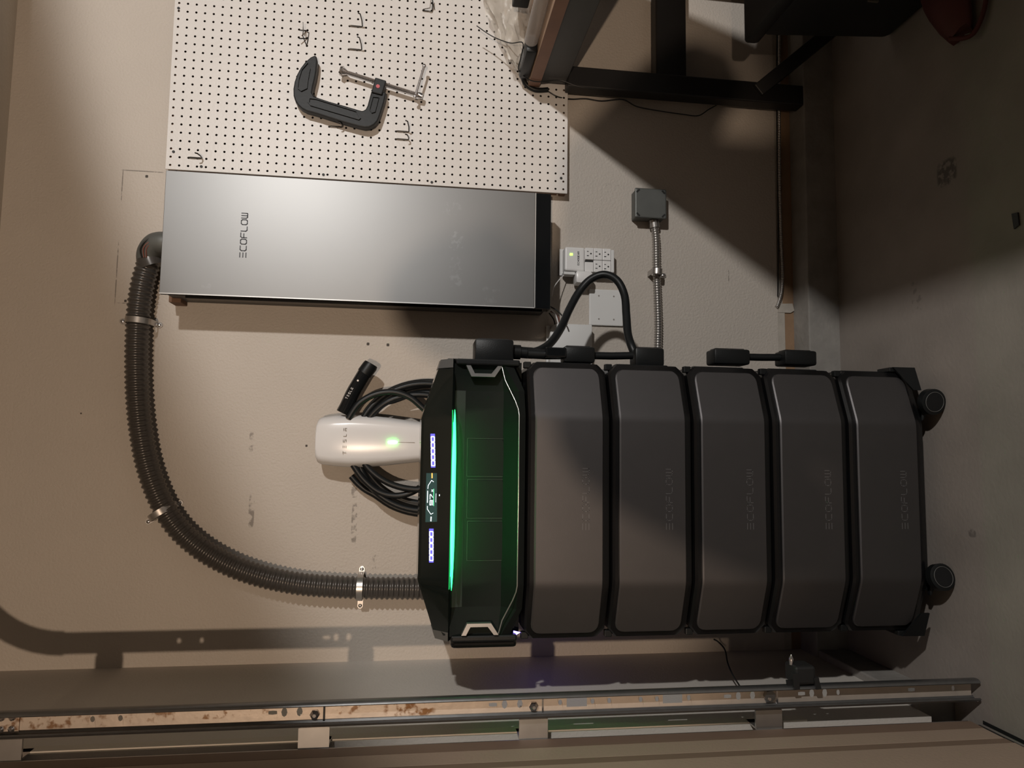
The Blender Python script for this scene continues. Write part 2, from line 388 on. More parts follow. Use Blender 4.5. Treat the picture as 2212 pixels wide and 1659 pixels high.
for pl in ([(300,225),(210,330),(165,470),(150,600),(200,640),(285,600),(300,480),(330,320)], [(300,730),(290,790),(330,840),(1010,1040),(1040,1015),(1000,930),(400,745)], [(1210,710),(1160,900),(1190,945),(1240,930),(1295,720)]):
    pp = rib(pl, .0); c = sum(pp, Vector())/len(pp)
    mb = MB(); n = len(pp)
    o2 = [v+Vector((0, -.0045, 0)) for v in pp]; i2 = [c+(v-c)*.93+Vector((0, -.0045, 0)) for v in pp]; i3 = [c+(v-c)*.93 for v in pp]
    for k in range(n):
        e = (k+1) % n; mb.add([pp[k], pp[e], o2[e], o2[k], i2[k], i2[e], i3[e], i3[k]], [(0,1,2,3), (3,2,5,4), (4,5,6,7)])
    part(mb, 'raised_rib', M['clamp'], cp)
hub = [Y(*zc(*q_), CY-.007) for q_ in ((1240,432),(1397,480),(1335,680),(1185,640))]
part(MB().prism(hub, (0, .038, 0)), 'screw_boss', M['clamp'], cp, bevel=.003)
part(MB().disc(Y(*zc(1277, 565), CY-.006), (0, -1, 0), .0058, .0022, 20), 'red_plug', M['red'], cp)
sa, sb = Y(*zc(840, 370), CY+.012), Y(*zc(1860, 690), CY+.012)
N_ = 150; mb = MB(); mb.tube([sa+(sb-sa)*(k/N_) for k in range(N_+1)], [.0062+.0009*(k % 2) for k in range(N_+1)], 10)
part(mb, 'screw', M['chrome'], cp, smooth=True)
dv = (sb-sa).normalized()
part(MB().tube([sa-dv*.020, sa-dv*.012, sa-dv*.011, sa-dv*.004, sa], [.014, .016, .012, .009, .007], 16), 'swivel_pad', M['chrome'], cp, angle=.6)
part(MB().tube([sb-dv*.012, sb, sb+dv*.010], [.008, .010, .009], 14), 'screw_head', M['chrome'], cp, angle=.6)
ha, hb = Y(*zc(1800, 705), CY-.004), Y(*zc(1928, 278), CY-.006)
part(MB().cyl(ha, hb, .0038, 10), 'tommy_bar', M['chrome'], cp, smooth=True)
for e in (ha, hb): part(MB().tube([e+(hb-ha).normalized()*k for k in (-.005, 0, .005)], [.0045, .0062, .0045], 10), 'bar_end', M['chrome'], cp, smooth=True)

# ------------------------------------------------------------------ tall grey electrical cabinet
KY = -.150
kx0, kx1 = Y(750, 650, KY).x, Y(760, 392, KY).x
kz1, kzb, kz0 = Y(351, 500, KY).z, Y(1155, 545, KY).z, Y(1190, 555, KY).z
cb = empty('electrical_cabinet', ((kx0+kx1)/2, 0, kz0), 'tall narrow brushed grey electrical cabinet with dark lower strip', 'cabinet')
part(MB().box(kx0+.006, kx1-.006, KY+.014, -.0005, kz0+.004, kz1-.006, .003), 'housing', M['cab_side'], cb)
sm_ = []
for (px, py, hx, hz, a, b) in ((985, 520, .03, .022, .5, .5), (985, 590, .05, .02, .4, .5), (1060, 640, .03, .03, .35, .52), (975, 450, .02, .03, .3, .52), (450, 620, .01, .02, .3, .5)):
    p = Y(px, py, KY); sm_.append(('Z', p.x-cb.location.x, p.z-cb.location.z, hx, hz, a, b))
spots(M['cabinet'], sm_, (.27, .275, .275))
part(MB().box(kx0, kx1, KY, KY+.014, kzb, kz1, .0012), 'front_panel', M['cabinet'], cb)
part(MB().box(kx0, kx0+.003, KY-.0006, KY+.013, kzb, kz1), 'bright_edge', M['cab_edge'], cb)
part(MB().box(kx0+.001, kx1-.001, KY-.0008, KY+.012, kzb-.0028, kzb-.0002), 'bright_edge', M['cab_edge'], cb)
part(MB().box(kx0, kx1, KY+.002, KY+.05, kz0, kzb-.003, .002), 'lower_strip', M['blackgloss'], cb)
part(MB().box(kx0-.006, kx0+.02, KY+.09, -.001, kz1-.03, kz1+.004, .002), 'mounting_flange', M['furring'], cb)
part(MB().box(kx0-.004, kx0+.006, KY+.03, KY+.06, kz0+.02, kz1-.06, .001), 'side_groove_strip', M['frame'], cb)

# stroke lettering
GLY = {
 'E': [[(0,1),(.9,1)], [(0,.5),(.9,.5)], [(0,0),(.9,0)]],
 'C': [[(.95,1),(.2,1),(0,.8),(0,.2),(.2,0),(.95,0)]],
 'O': [[(.2,0),(0,.2),(0,.8),(.2,1),(.8,1),(1,.8),(1,.2),(.8,0),(.2,0)]],
 'F': [[(0,0),(0,.8),(.2,1),(.95,1)], [(0,.5),(.8,.5)]],
 'L': [[(0,1),(0,.2),(.2,0),(.9,0)]],
 'W': [[(0,1),(0,.2),(.2,0),(.9,0),(1,.1),(1,1)], [(.5,1),(.5,0)]],
 'T': [[(0,1),(1,1)], [(.5,.75),(.5,0)]],
 'S': [[(1,1),(0,1),(0,.5),(1,.5),(1,0),(0,0)]],
 'A': [[(0,1),(1,1)], [(0,.5),(0,0)], [(1,.5),(1,0)], [(0,.5),(1,.5)]],
 'H': [[(0,0),(0,1)], [(1,0),(1,1)], [(0,.5),(1,.5)]],
 'G': [[(1,.85),(.8,1),(.2,1),(0,.8),(0,.2),(.2,0),(1,0),(1,.5),(.55,.5)]],
 'R': [[(0,0),(0,1),(.8,1),(1,.85),(1,.62),(.8,.48),(0,.48)], [(.55,.48),(1,0)]],
 'e': [[(.9,1),(0,1),(0,0),(.9,0)], [(0,.5),(.8,.5)]],
 'a': [[(0,0),(.5,1),(1,0)], [(.2,.35),(.8,.35)]],
 '9': [[(1,.5),(0,.5),(0,1),(1,1),(1,0),(0,0)]],
 '7': [[(0,1),(1,1),(1,.7),(.4,0)]],
 '0': [[(.1,0),(0,.12),(0,.88),(.1,1),(.9,1),(1,.88),(1,.12),(.9,0),(.1,0)]],
 '%': [[(0,0),(1,1)], [(0,.8),(.2,1)], [(.8,0),(1,.2)]],
}
def lettering(text, org, ux, uz, nrm, h, w, gap, th, depth=.0006):
    mb = MB(); x = 0; org = Vector(org); ux = Vector(ux).normalized(); uz = Vector(uz).normalized(); nrm = Vector(nrm).normalized()
    for ch in text:
        if ch == ' ': x += w; continue
        for st in GLY[ch]:
            for (a, b) in zip(st, st[1:]):
                A = org+ux*(x+a[0]*w)+uz*(a[1]*h); B = org+ux*(x+b[0]*w)+uz*(b[1]*h)
                d = (B-A).normalized(); s = d.cross(nrm)*(th/2); e = d*(th*.35)
                mb.prism([A-e-s, B+e-s, B+e+s, A-e+s], nrm*depth)
        x += w+gap
    return mb
a, b = Y(531, 556, KY), Y(531, 459, KY)
ln = (b-a).length; w = ln/7/1.30
part(lettering('ECOFLOW', (a.x, KY-.0001, a.z), (1, 0, 0), (0, 0, 1), (0, -1, 0), .0165, w, w*.32, .0026), 'lettering', M['ink'], cb)

# loose wires under the cabinet
wb = empty('wire_bundle', Y(1200, 672, -.06), 'thin black and white wires coming out under the grey cabinet', 'wires')
for k, (mt, pts) in enumerate([('rubber', [(1188,662),(1205,672),(1220,690),(1225,702)]), ('white', [(1190,668),(1200,680),(1206,700),(1205,712)]),
                               ('copper', [(1189,672),(1206,684),(1208,706)]), ('rubber', [(1186,676),(1196,690),(1200,706)]), ('white', [(1188,670),(1198,684),(1203,698)])]):
    part(MB().tube(spline([Y(a, b, -.075+.012*k) for a, b in pts], 6), .0022, 6), 'wire', M[mt], wb, smooth=True)

# ------------------------------------------------------------------ big flexible conduit with elbow
def corrug(path, r0, r1, pitch, seg=18):
    pts = resample(path, pitch/6); rs = [r0+(r1-r0)*(.5+.5*math.cos(2*PI*k/6)) for k in range(len(pts))]
    return MB().tube(pts, rs, seg)
cpx = [(322,566),(309,610),(301,660),(297,720),(296,790),(298,860),(305,930),(318,1000),(342,1070),(378,1132),(428,1180),(490,1217),(560,1243),(640,1260),(720,1267),(800,1270),(900,1271),(1000,1273),(1100,1276),(1250,1282)]
cpath = spline([Y(a, b, -.042) for a, b in cpx], 14)
cd_ = empty('flexible_conduit', Y(296, 790, -.042), 'thick dark grey corrugated conduit arching from the cabinet top down behind the stack', 'conduit')
part(corrug(cpath, .0285, .0335, .0148), 'corrugated_hose', M['conduit'], cd_, smooth=True)
el = spline([Y(326, 574, -.042), Y(322, 556, -.046), Y(326, 540, -.055), Y(338, 528, -.065), Y(352, 526, -.07), Y(362, 527, -.07)], 8)
part(MB().tube(el, [.031]*5+[.034]*6+[.034]*(len(el)-11), 16), 'elbow_fitting', M['jbox'], cd_, smooth=True)
part(MB().tube([Y(330, 578, -.042), Y(325, 566, -.043), Y(323, 558, -.044)], [.037, .037, .036], 18), 'gland_nut', M['conduit'], cd_, angle=.6)
for k, mt in enumerate(('rubber', 'copper', 'copper')):
    part(MB().tube(spline([Y(306+5*k, 556, -.08), Y(303+7*k, 536, -.09), Y(318+6*k, 518+4*k, -.095), Y(346, 511+9*k, -.09)], 6), .0022, 6), 'wire', M[mt], cd_, smooth=True)

def strap(name, pc, pe1, pe2, rad, label, group, one=False):
    c = Y(*pc, -.042); e1 = Y(*pe1, -.001); e2 = Y(*pe2, -.001)
    o = empty(name, (c.x, 0, c.z), label, 'strap', group)
    ax = (e2-e1); ax.y = 0; ax.normalize(); tn = ax.cross(Vector((0, 1, 0))).normalized()
    base = Vector((c.x, 0, c.z)); hw = .0085; secs = []
    for k in range(13):
        th = PI*k/12; rr = rad
        for_ = []
        p_in = base+ax*(-math.cos(th)*rr)+Vector((0, -.042-math.sin(th)*rr if 0 < k < 12 else -.030, 0))
        p_out = base+ax*(-math.cos(th)*(rr+.002))+Vector((0, -.042-math.sin(th)*(rr+.002) if 0 < k < 12 else -.030, 0))
        secs.append([p_in-tn*hw, p_out-tn*hw, p_out+tn*hw, p_in+tn*hw])
    pre = [base-ax*rad+Vector((0, -.001, 0)), base-ax*(rad+.002)+Vector((0, -.001, 0))]
    secs = [[pre[0]-tn*hw, pre[1]-tn*hw, pre[1]+tn*hw, pre[0]+tn*hw]]+secs
    post = [base+ax*rad+Vector((0, -.001, 0)), base+ax*(rad+.002)+Vector((0, -.001, 0))]
    secs.append([post[0]-tn*hw, post[1]-tn*hw, post[1]+tn*hw, post[0]+tn*hw])
    part(MB().loft(secs), 'band', M['galv'], o, angle=.6)
    for sgn, e in ((-1, e1), (1, e2)):
        if one and sgn < 0: continue
        L_ = (e-base).dot(ax)*sgn+.009
        poly = []
        for (u, v) in ((rad, -hw), (L_-.006, -hw), (L_, -hw*.4), (L_, hw*.4), (L_-.006, hw), (rad, hw)):
            poly.append(base+ax*(sgn*u)+tn*v+Vector((0, -.0032, 0)))
        part(MB().prism(poly, (0, .0024, 0)), 'ear', M['galv'], o, bevel=.0005)
        s = base+ax*(sgn*(L_-.009)); s.y = -.0032
        part(MB().tube([s, s+Vector((0, -.002, 0)), s+Vector((0, -.0035, 0))], [.0058, .0055, .003], 12), 'screw', M['chrome'], o, angle=.6)
    return o
strap('conduit_strap', (301, 694), (345, 699), (266, 691), .036, 'metal strap on the conduit near the cabinet top', 'straps on the thick conduit')
strap('conduit_strap', (350, 1106), (390, 1088), (322, 1128), .036, 'metal strap at the bend of the thick conduit', 'straps on the thick conduit')
strap('conduit_strap', (778, 1269), (781, 1229), (777, 1308), .036, 'shiny metal strap on the upright run of the conduit', 'straps on the thick conduit')

# ------------------------------------------------------------------ small metal flex conduit and junction box
JY = -.052
j0, j1 = Y(1440, 473, JY), Y(1372, 405, JY)
jb = empty('junction_box', ((j0.x+j1.x)/2, 0, j0.z), 'square grey metal junction box low on the wall', 'junction box')
part(MB().box(j0.x+.003, j1.x-.003, JY+.006, -.0005, j0.z+.003, j1.z-.003, .003), 'body', M['jbox'], jb)
part(MB().box(j0.x, j1.x, JY, JY+.006, j0.z, j1.z, .004), 'cover_plate', M['jbox'], jb)
for sx in (0, 1):
    for sz in (0, 1):
        c = Vector(((j0.x, j1.x)[sx]+(.010, -.010)[sx], JY-.0004, (j0.z, j1.z)[sz]+(.010, -.010)[sz]))
        d = Vector(((1, -1)[sx]*(1, -1)[sz]*-.005, 0, .005)); s = Vector((d.z, 0, -d.x)).normalized()*.0028
        part(MB().prism([c-d-s, c+d-s, c+d+s, c-d+s], (0, .002, 0)), 'corner_slot', M['slot'], jb)
fx = [(1413,484),(1417,520),(1418,580),(1420,640),(1422,700),(1421,750),(1419,800),(1420,900)]
fl = empty('metal_flex_conduit', Y(1418, 580, -.016), 'thin shiny metal flex conduit running from the grey junction box', 'conduit')
part(corrug(spline([Y(a, b, -.017) for a, b in fx], 12), .0108, .0135, .0085, 14), 'spiral_armour', M['galv'], fl, smooth=True)
part(MB().cyl(Y(1412, 476, -.02), Y(1414, 492, -.018), .0165, 14), 'connector', M['galv'], fl, angle=.6)
o = strap('conduit_clip', (1419, 587), (1399, 586), (1433, 589), .0155, 'small one-hole metal clip on the thin flex conduit', None, True)
for ch in o.children: ch.location.y += .0
# old wiring under the drywall edge
ow = empty('armoured_cable', Y(1688, 500, -.006), 'grey armoured cable lying along the bottom edge of the drywall', 'cable')
part(corrug(spline([Y(a, b, -.006) for a, b in [(1684,-20),(1683,120),(1683,260),(1684,400),(1687,520),(1690,590),(1688,630),(1681,656),(1677,664)]], 10), .0048, .0062, .006, 8), 'spiral_armour', M['galv'], ow, smooth=True)
part(MB().tube(spline([Y(a, b, -.003) for a, b in [(1679,-20),(1678,200),(1680,400),(1681,560),(1680,640)]], 8), .0022, 6), 'thin_wire', M['rubber'], ow, smooth=True)

# ------------------------------------------------------------------ surge protector, plug, blank plate, white box
SY = -.046
s0, s1 = Y(1327, 590, SY), Y(1220, 533, SY)
su = empty('surge_protector', ((s0.x+s1.x)/2, 0, s0.z), 'white six outlet surge protector with two green lights on the wall', 'surge protector')
def pos(px, py, d=SY): return Y(px, py, d)
sdv = Y(1263, 560, SY).z
part(MB().box(s0.x, s1.x, SY-.004, -.0065, sdv, s1.z, .006), 'body', M['white'], su)
part(MB().box(s0.x+.002, s1.x-.002, SY+.004, -.0065, s0.z, sdv, .002), 'outlet_block', M['white'], su)
part(MB().box(s0.x-.006, s1.x+.004, -.0065, -.0005, s0.z+.01, s1.z+.010, .002), 'wall_plate', M['white2'], su)
colx = [((s0.x+s1.x)/2+.0008, s1.x), (s0.x, (s0.x+s1.x)/2-.0008)]
rowp = [1263.5, 1282, 1301, 1319.5]
for ci, (xa, xb) in enumerate(colx):
    for ri in range(3):
        za, zb_ = Y(rowp[ri+1], 560, SY).z+.0006, Y(rowp[ri], 560, SY).z-.0006
        if ci == 1 and ri == 0:
            part(MB().box(xa, xb-.006, SY-.001, SY+.006, za, zb_, .0015), 'turned_outlet', M['white'], su)
            part(MB().box(xb-.006, xb, SY+.0018, SY+.006, za, zb_), 'open_slot', M['slot'], su)
            continue
        m_ = part(MB().box(xa, xb, SY-.003, SY+.006, za, zb_, .0015), 'outlet', M['white'], su)
        cx, cz = (xa+xb)/2, (za+zb_)/2; hw_ = xb-xa; hh = zb_-za
        part(MB().box(cx-hw_*.22, cx-hw_*.15, SY-.0034, SY-.002, cz+hh*.08, cz+hh*.32).box(cx+hw_*.15, cx+hw_*.21, SY-.0034, SY-.002, cz+hh*.10, cz+hh*.30), 'slots', M['slot'], m_)
        part(MB().disc((cx, SY-.0024, cz-hh*.18), (0, -1, 0), .0026, .0011, 12), 'ground_hole', M['slot'], m_)
part(MB().box(s0.x+.002, s1.x-.002, SY, SY+.02, s0.z, Y(1320, 560, SY).z, .002), 'end_cap', M['white2'], su)
for yy in (549, 551.5):
    p = Y(1234, 549.5, SY-.004)
for k in (0, 1):
    p = Y(1232.3+3.4*k, 549.5, SY-.004); part(MB().box(p.x-.0035, p.x+.0035, SY-.0055, SY-.003, p.z-.0017, p.z+.0017, .0005), 'indicator_light', M['ledsmall'], su)
a = Y(1251, 573, SY-.004); b = Y(1251, 543, SY-.004); w = (b.x-a.x)/8/1.32
part(lettering('eCHOGeaR', (a.x, SY-.0042, a.z), (1, 0, 0), (0, 0, 1), (0, -1, 0), .0052, w, w*.34, .0009), 'lettering', M['ink'], su)
# plug-in adapter
q0, q1 = Y(1277, 616, -.035), Y(1241, 587, -.035)
pa = empty('plug_adapter', ((q0.x+q1.x)/2, 0, q0.z), 'white cube charger plugged into the side of the surge protector', 'charger')
part(MB().box(q0.x, q1.x-.003, -.060, -.010, q0.z, q1.z, .007), 'body', M['white'], pa, angle=.6)
part(MB().box(q1.x-.006, q1.x-.0005, -.052, -.018, q0.z+.004, q1.z-.004, .002), 'plug_face', M['white2'], pa)
part(MB().tube(spline([Y(1232, 591, -.02), Y(1222, 592, -.03), Y(1212, 600, -.05), Y(1202, 612, -.07), Y(1196, 622, -.09), Y(1192, 640, -.10)], 8), .0014, 6), 'thin_wire', M['white'], pa, smooth=True)
part(MB().box(Y(1240, 593, -.03).x-.004, Y(1240, 590, -.03).x, -.045, -.012, Y(1240, 590, -.03).z-.0, Y(1216, 590, -.03).z, .001), 'lower_wall_tab', M['white2'], pa)
# blank double plate
b0, b1 = Y(1346, 705, -.008), Y(1273, 624, -.008)
bp_ = empty('blank_wall_plate', ((b0.x+b1.x)/2, 0, b0.z), 'blank white double wall plate with four screws', 'wall plate')
part(MB().box(b0.x, b1.x, -.0085, -.0005, b0.z, b1.z, .003), 'plate', M['white2'], bp_)
for u in (.28, .72):
    for v in (.17, .83):
        c = Vector((b0.x+(b1.x-b0.x)*(.82 if v > .5 else .18), -.0085, b0.z+(b1.z-b0.z)*u))
        part(MB().disc(c, (0, -1, 0), .0026, .0009, 10), 'screw', M['galv'], bp_)
# white utility box partly behind the plugs
w0, w1 = Y(1279, 790, -.045), Y(1189, 698, -.045)
wx = empty('white_utility_box', ((w0.x+w1.x)/2, 0, w0.z), 'plain white plastic box on the wall behind the battery plugs', 'box')
mb = MB(); poly = [(w0.x, w0.z), (w1.x, w0.z), (w1.x, w1.z-.022), (w1.x-.006, w1.z-.010), (w1.x-.024, w1.z), (w0.x, w1.z)]
part(MB().prism([(a, -.045, b) for a, b in poly], (0, .0445, 0)), 'cover', M['white2'], wx, bevel=.003, angle=.6)
part(MB().box(w0.x+.002, w1.x-.002, -.012, -.0005, w1.z-.004, w1.z+.006, .001), 'back_plate', M['white2'], wx)

# ------------------------------------------------------------------ EV charger with coiled cable
ty = -.108
tc_ = Y(800, 953, ty); tx = tc_.x; tz1 = Y(679, 950, ty).z; tz0 = tz1-.345
ev = empty('ev_charger', (tx, 0, tz0), 'white wall mounted car charger with green status light', 'charger')
secs = []
prof = [(0, .046), (.01, .053), (.04, .0555), (.10, .058), (.25, .064), (.42, .071), (.58, .0755), (.72, .0765), (.85, .0735), (.94, .069), (.968, .0665), (.985, .062), (.995, .054), (1., .042)]
for (t, hw_) in prof:
    z = tz0+(tz1-tz0)*t; e = 1-abs(2*t-1)**10; e = max(e, .0); sec = []
    edge = .5 if t in (0, 1.) else 1.
    for k in range(17):
        u = -1+2*k/16; yy = ty+.012*abs(u)**2.4+.022*max(0, abs(u)-.8)/.2*abs(u)
        yy += (1-edge)*.012+.010*(abs(2*t-1)**6)
        sec.append((tx+u*hw_, yy, z))
    sec += [(tx+hw_*.96, -.045, z), (tx-hw_*.96, -.045, z)]
    secs.append(sec)
part(MB().loft(secs), 'front_cover', M['whitegloss'], ev, angle=.9)
part(MB().box(tx-.052, tx+.052, -.046, -.0005, tz0+.02, tz1-.03, .006), 'back_box', M['black'], ev)
pl = Y(845, 955, ty)
part(MB().box(pl.x-.0011, pl.x+.0011, ty-.0036, ty+.002, Y(858, 955, ty).z, Y(838, 955, ty).z, .0008), 'status_light', M['led'], ev)
part(MB().box(pl.x-.0004, pl.x+.0004, ty-.0012, ty+.002, tz0+.06, Y(860, 955, ty).z), 'seam', M['grey_trim'], ev)
a = Y(744, 980, ty); b = Y(744, 925, ty); w = (b.x-a.x)/(5+4*1.6)
part(lettering('TESLA', (a.x, ty-.0006, a.z-.004), (1, 0, 0), (0, 0, 1), (0, -1, 0), .0085, w, w*1.6, .0013, .0012), 'lettering', M['grey_trim'], ev)
# cable coil
ck = empty('charging_cable', Y(800, 850, -.05), 'coiled black charging cable with handle hung around the white car charger', 'cable')
turns = [((925, 968), 165, 188, -.028), ((930, 962), 150, 176, -.05), ((918, 966), 158, 172, -.068), ((905, 955), 118, 150, -.085), ((925, 968), 138, 165, -.05)]
pts = []
for (c, ry, rx, dep) in turns:
    for k in range(24):
        th = 2*PI*k/24
        pts.append((c[0]-rx*math.cos(th), c[1]+ry*math.sin(th), dep))
# smooth between turns
sm = []
n = len(pts)
for i in range(n):
    acc = [0, 0, 0]; cnt = 0
    for k in range(-3, 4):
        if 0 <= i+k < n: acc = [q+w for q, w in zip(acc, pts[i+k])]; cnt += 1
    sm.append([q/cnt for q in acc])
path = spline([Y(a, b, d) for a, b, d in sm], 3)
part(MB().tube(path, .0094, 10), 'coiled_cable', M['cable'], ck, smooth=True)
# second inner loop on the right of the charger
part(MB().tube(spline([Y(a, b, -.095) for a, b in [(752,905),(775,872),(810,852),(850,847),(885,858),(912,880),(940,905),(980,930)]], 8), .0094, 10), 'inner_loop', M['cable'], ck, smooth=True)
part(MB().tube(spline([Y(a, b, -.075) for a, b in [(760,1000),(785,1035),(818,1062),(855,1071),(890,1063),(925,1040),(960,1010)]], 8), .0094, 10), 'inner_loop', M['cable'], ck, smooth=True)
hd = [(741,893,.021),(750,876,.022),(762,850,.022),(776,826,.0215),(788,806,.0215),(799,791,.0215),(802,786,.0205)]
hp = [Y(a, b, -.075) for a, b, c in hd]
part(MB().tube(spline(hp[:5], 4), [.021]*17, 16), 'handle', M['blackgloss'], ck, smooth=True)
part(MB().tube([hp[4]+(hp[4]-hp[5])*.1, hp[5], hp[6]], [.0225, .0225, .0205], 18), 'plug_end', M['black'], ck, angle=.6)
a, b = Y(750, 862, -.0975), Y(764, 838, -.0975); ax = (b-a); L_ = ax.length; axn = ax.normalized()
part(lettering('TESLA', a, axn, axn.cross(Vector((0, 1, 0))), (0, -1, 0), .006, L_/9.5, L_/9.5*1.0, .001, .001), 'lettering', M['disp_white'] if False else M['white'], ck)
part(MB().disc(Y(773, 822, -.0965), (0, -1, 0), .0028, .001, 12), 'button', M['silver'], ck)

# ------------------------------------------------------------------ battery stack
XC = -.947; HW = .333; CR = .198
YF = -.530; YE = -.480; YB = -.085
def fy(dx):
    a = abs(dx)
    if a <= CR-.012: return YF
    if a >= CR+.012: return YF+(YE-YF)*(a-CR)/(HW-CR)
    t = (a-(CR-.012))/.024; s = (YE-YF)/(HW-CR)
    return YF+s*.012*t*t
XS = [-HW, -.326, -.312, -.30, -.26, -.22, -.211, -.204, -.198, -.192, -.185, -.12, 0, .12, .185, .192, .198, .204, .211, .22, .26, .30, .312, .326, HW]
PITCH_B = .2068; PT0 = 1.0735
def battery(k):
    pt = PT0-PITCH_B*k; lo, hi = pt-.1835, pt+.0165
    which = ['uppermost', 'second', 'third', 'fourth', 'lowest'][k]
    e = empty('battery_pack', (XC, (YF+YB)/2, lo), f'{which} dark grey battery pack from the top of the tall black stack', 'battery', 'battery packs in the stack')
    secs = []
    for dx in XS:
        d = HW-abs(dx); ins = max(0, .018-d*1.0) if d < .02 else 0
        f = fy(dx); c = .012
        zl, zh = lo+ins, hi-ins
        secs.append([(XC+dx, f+c*.55, zl), (XC+dx, f+.001, zl+c), (XC+dx, f, (zl+zh)/2), (XC+dx, f+.001, zh-c*.6), (XC+dx, f+c*.55, zh-.0015), (XC+dx, f+.05, zh), (XC+dx, YB, zh), (XC+dx, YB, zl)])
    part(MB().loft(secs), 'casing', M['frame'], e, angle=.5)
    PW = .3205; r = .024; z0, z1 = pt-.166, pt
    xs = sorted(set([-PW, -PW+.0015, -PW+.004, -PW+.009, -PW+.015, -PW+.024, PW-.024, PW-.015, PW-.009, PW-.004, PW-.0015, PW]+[x for x in XS if abs(x) < .30]))
    secs = []
    for dx in xs:
        d = PW-abs(dx); ins = r-math.sqrt(max(0, r*r-(r-d)**2)) if d < r else 0
        f = fy(dx); b_ = .0022; pr = .0055 if d > .001 else .003
        secs.append([(XC+dx, f+.003, z0+ins), (XC+dx, f-pr+b_, z0+ins), (XC+dx, f-pr, z0+ins+b_), (XC+dx, f-pr, z1-ins-b_*1.6), (XC+dx, f-pr+b_, z1-ins), (XC+dx, f+.003, z1-ins)])
    pn = part(MB().loft(secs), 'front_panel', M['panel'], e, angle=.45)
    L_ = .148; w = L_/7/1.34
    part(lettering('ECOFLOW', (XC-.070, YF-.0056, pt-.131), (1, 0, 0), (0, 0, 1), (0, -1, 0), .0155, w, w*.36, .0020, .0004), 'lettering', M['ink_grey'], pn)
    # side grip frame on the right flank and the left flank
    for s in (-1, 1):
        part(MB().box(XC+s*HW, XC+s*(HW+.006), YE+.03, YB-.03 if False else -.12, lo+.03, hi-.03, .003), 'side_plate', M['black'], e)
        part(MB().box(XC+s*(HW-.014), XC+s*(HW+.002), YE+.004, YE+.02, hi-.014, hi+.004, .002), 'latch_tab', M['black'], e)
    return e
for k in range(5): battery(k)

# trolley base with casters under the lowest pack
bz = PT0-PITCH_B*4-.1835
tr = empty('trolley_base', (XC, -.3, 0), 'low black wheeled base carrying the battery stack', 'trolley')
secs = []
for dx in XS:
    f = fy(dx)+.004; secs.append([(XC+dx, f+.012, bz-.014), (XC+dx, f+.004, bz-.0005), (XC+dx, YB, bz-.0005), (XC+dx, YB, bz-.014)])
part(MB().loft(secs), 'tray', M['black'], tr, angle=.5)
for s in (-1, 1):
    x_ = XC+s*(HW+.002)
    pl_ = [(x_, YE+.05, bz+.05), (x_, YE-.004, bz+.052), (x_, YE-.012, bz-.016), (x_, YE+.06, bz-.016)]
    part(MB().prism(pl_, (s*.012, 0, 0)), 'corner_bracket', M['black'], tr, bevel=.002)
    part(MB().prism([(x_+s*.012, YE-.012, bz-.016), (x_+s*.012, YE-.010, bz+.045), (x_-s*.05, YE-.034, bz+.006), (x_-s*.05, YE-.034, bz-.016)], (0, .006, 0)), 'corner_plate', M['black'], tr)
def caster(c, axis, arm):
    c = Vector(c); ax = Vector(axis).normalized()
    w = part(MB().tube([c-ax*.011, c-ax*.0095, c+ax*.0095, c+ax*.011], [.029, .0335, .0335, .029], 28), 'caster_wheel', M['black'], tr, angle=.5)
    part(MB().tube([c+ax*.0112, c+ax*.0128], [.0245, .0235], 24), 'wheel_cap', M['blackgloss'], tr, angle=.5)
    rg = MB(); n = 28; u = ax.orthogonal().normalized(); v = ax.cross(u)
    ringp = [c+ax*.0125+(u*math.cos(2*PI*k/n)+v*math.sin(2*PI*k/n))*.0252 for k in range(n+1)]
    part(rg.tube(ringp, .0009, 6, False), 'rim_line', M['grey_trim'], tr, smooth=True)
    part(MB().prism([c+Vector((arm*.002, .012, .002)), c+Vector((arm*.045, .02, .006)), c+Vector((arm*.05, .02, bz-.016-c.z)), c+Vector((-arm*.005, .02, bz-.016-c.z))], (0, .012, 0)), 'caster_fork', M['black'], tr, bevel=.002)
    part(MB().cyl(c+Vector((arm*.03, .03, 0)), c+Vector((arm*.03, .03, bz-.016-c.z)), .010, 12), 'caster_stem', M['black'], tr)
pl1 = Z(2031, 1247, .0335); pr1 = Z(2012, 868, .0335)
caster((pl1.x, pl1.y, .0335), (.25, -1, 0), -1)
caster((pr1.x, pr1.y, .0335), (-.1, -1, 0), -1)
caster((XC-.19, YB-.06, .0335), (.2, -1, 0), 1)
caster((XC+.24, YB-.06, .0335), (.2, -1, 0), 1)

# ------------------------------------------------------------------ inverter on top of the stack
iz0 = PT0+.0175
iv = empty('power_inverter', (XC, -.3, iz0), 'black inverter unit with glowing green light strip on top of the stack', 'inverter')
HI = .337
def tz(dx):                                     # top outline seen from the front
    a = abs(dx); return 1.343-(0 if a < .19 else (a-.19)/(HI-.19)*.046)
XI = [-HI, -.33, -.30, -.26, -.22, -.20, -.19, -.18, -.1, 0, .1, .18, .19, .20, .22, .26, .30, .33, HI]
def fi(dx): return YF+.004 if abs(dx) <= .2 else YF+.004+(abs(dx)-.2)/(HI-.2)*.055
# body behind
secs = [[(XC+dx, -.43, iz0+.002), (XC+dx, -.43, tz(dx)-.012), (XC+dx, YB, tz(dx)-.004), (XC+dx, YB, iz0+.002)] for dx in XI]
part(MB().loft(secs), 'body', M['invdark'], iv, angle=.5)
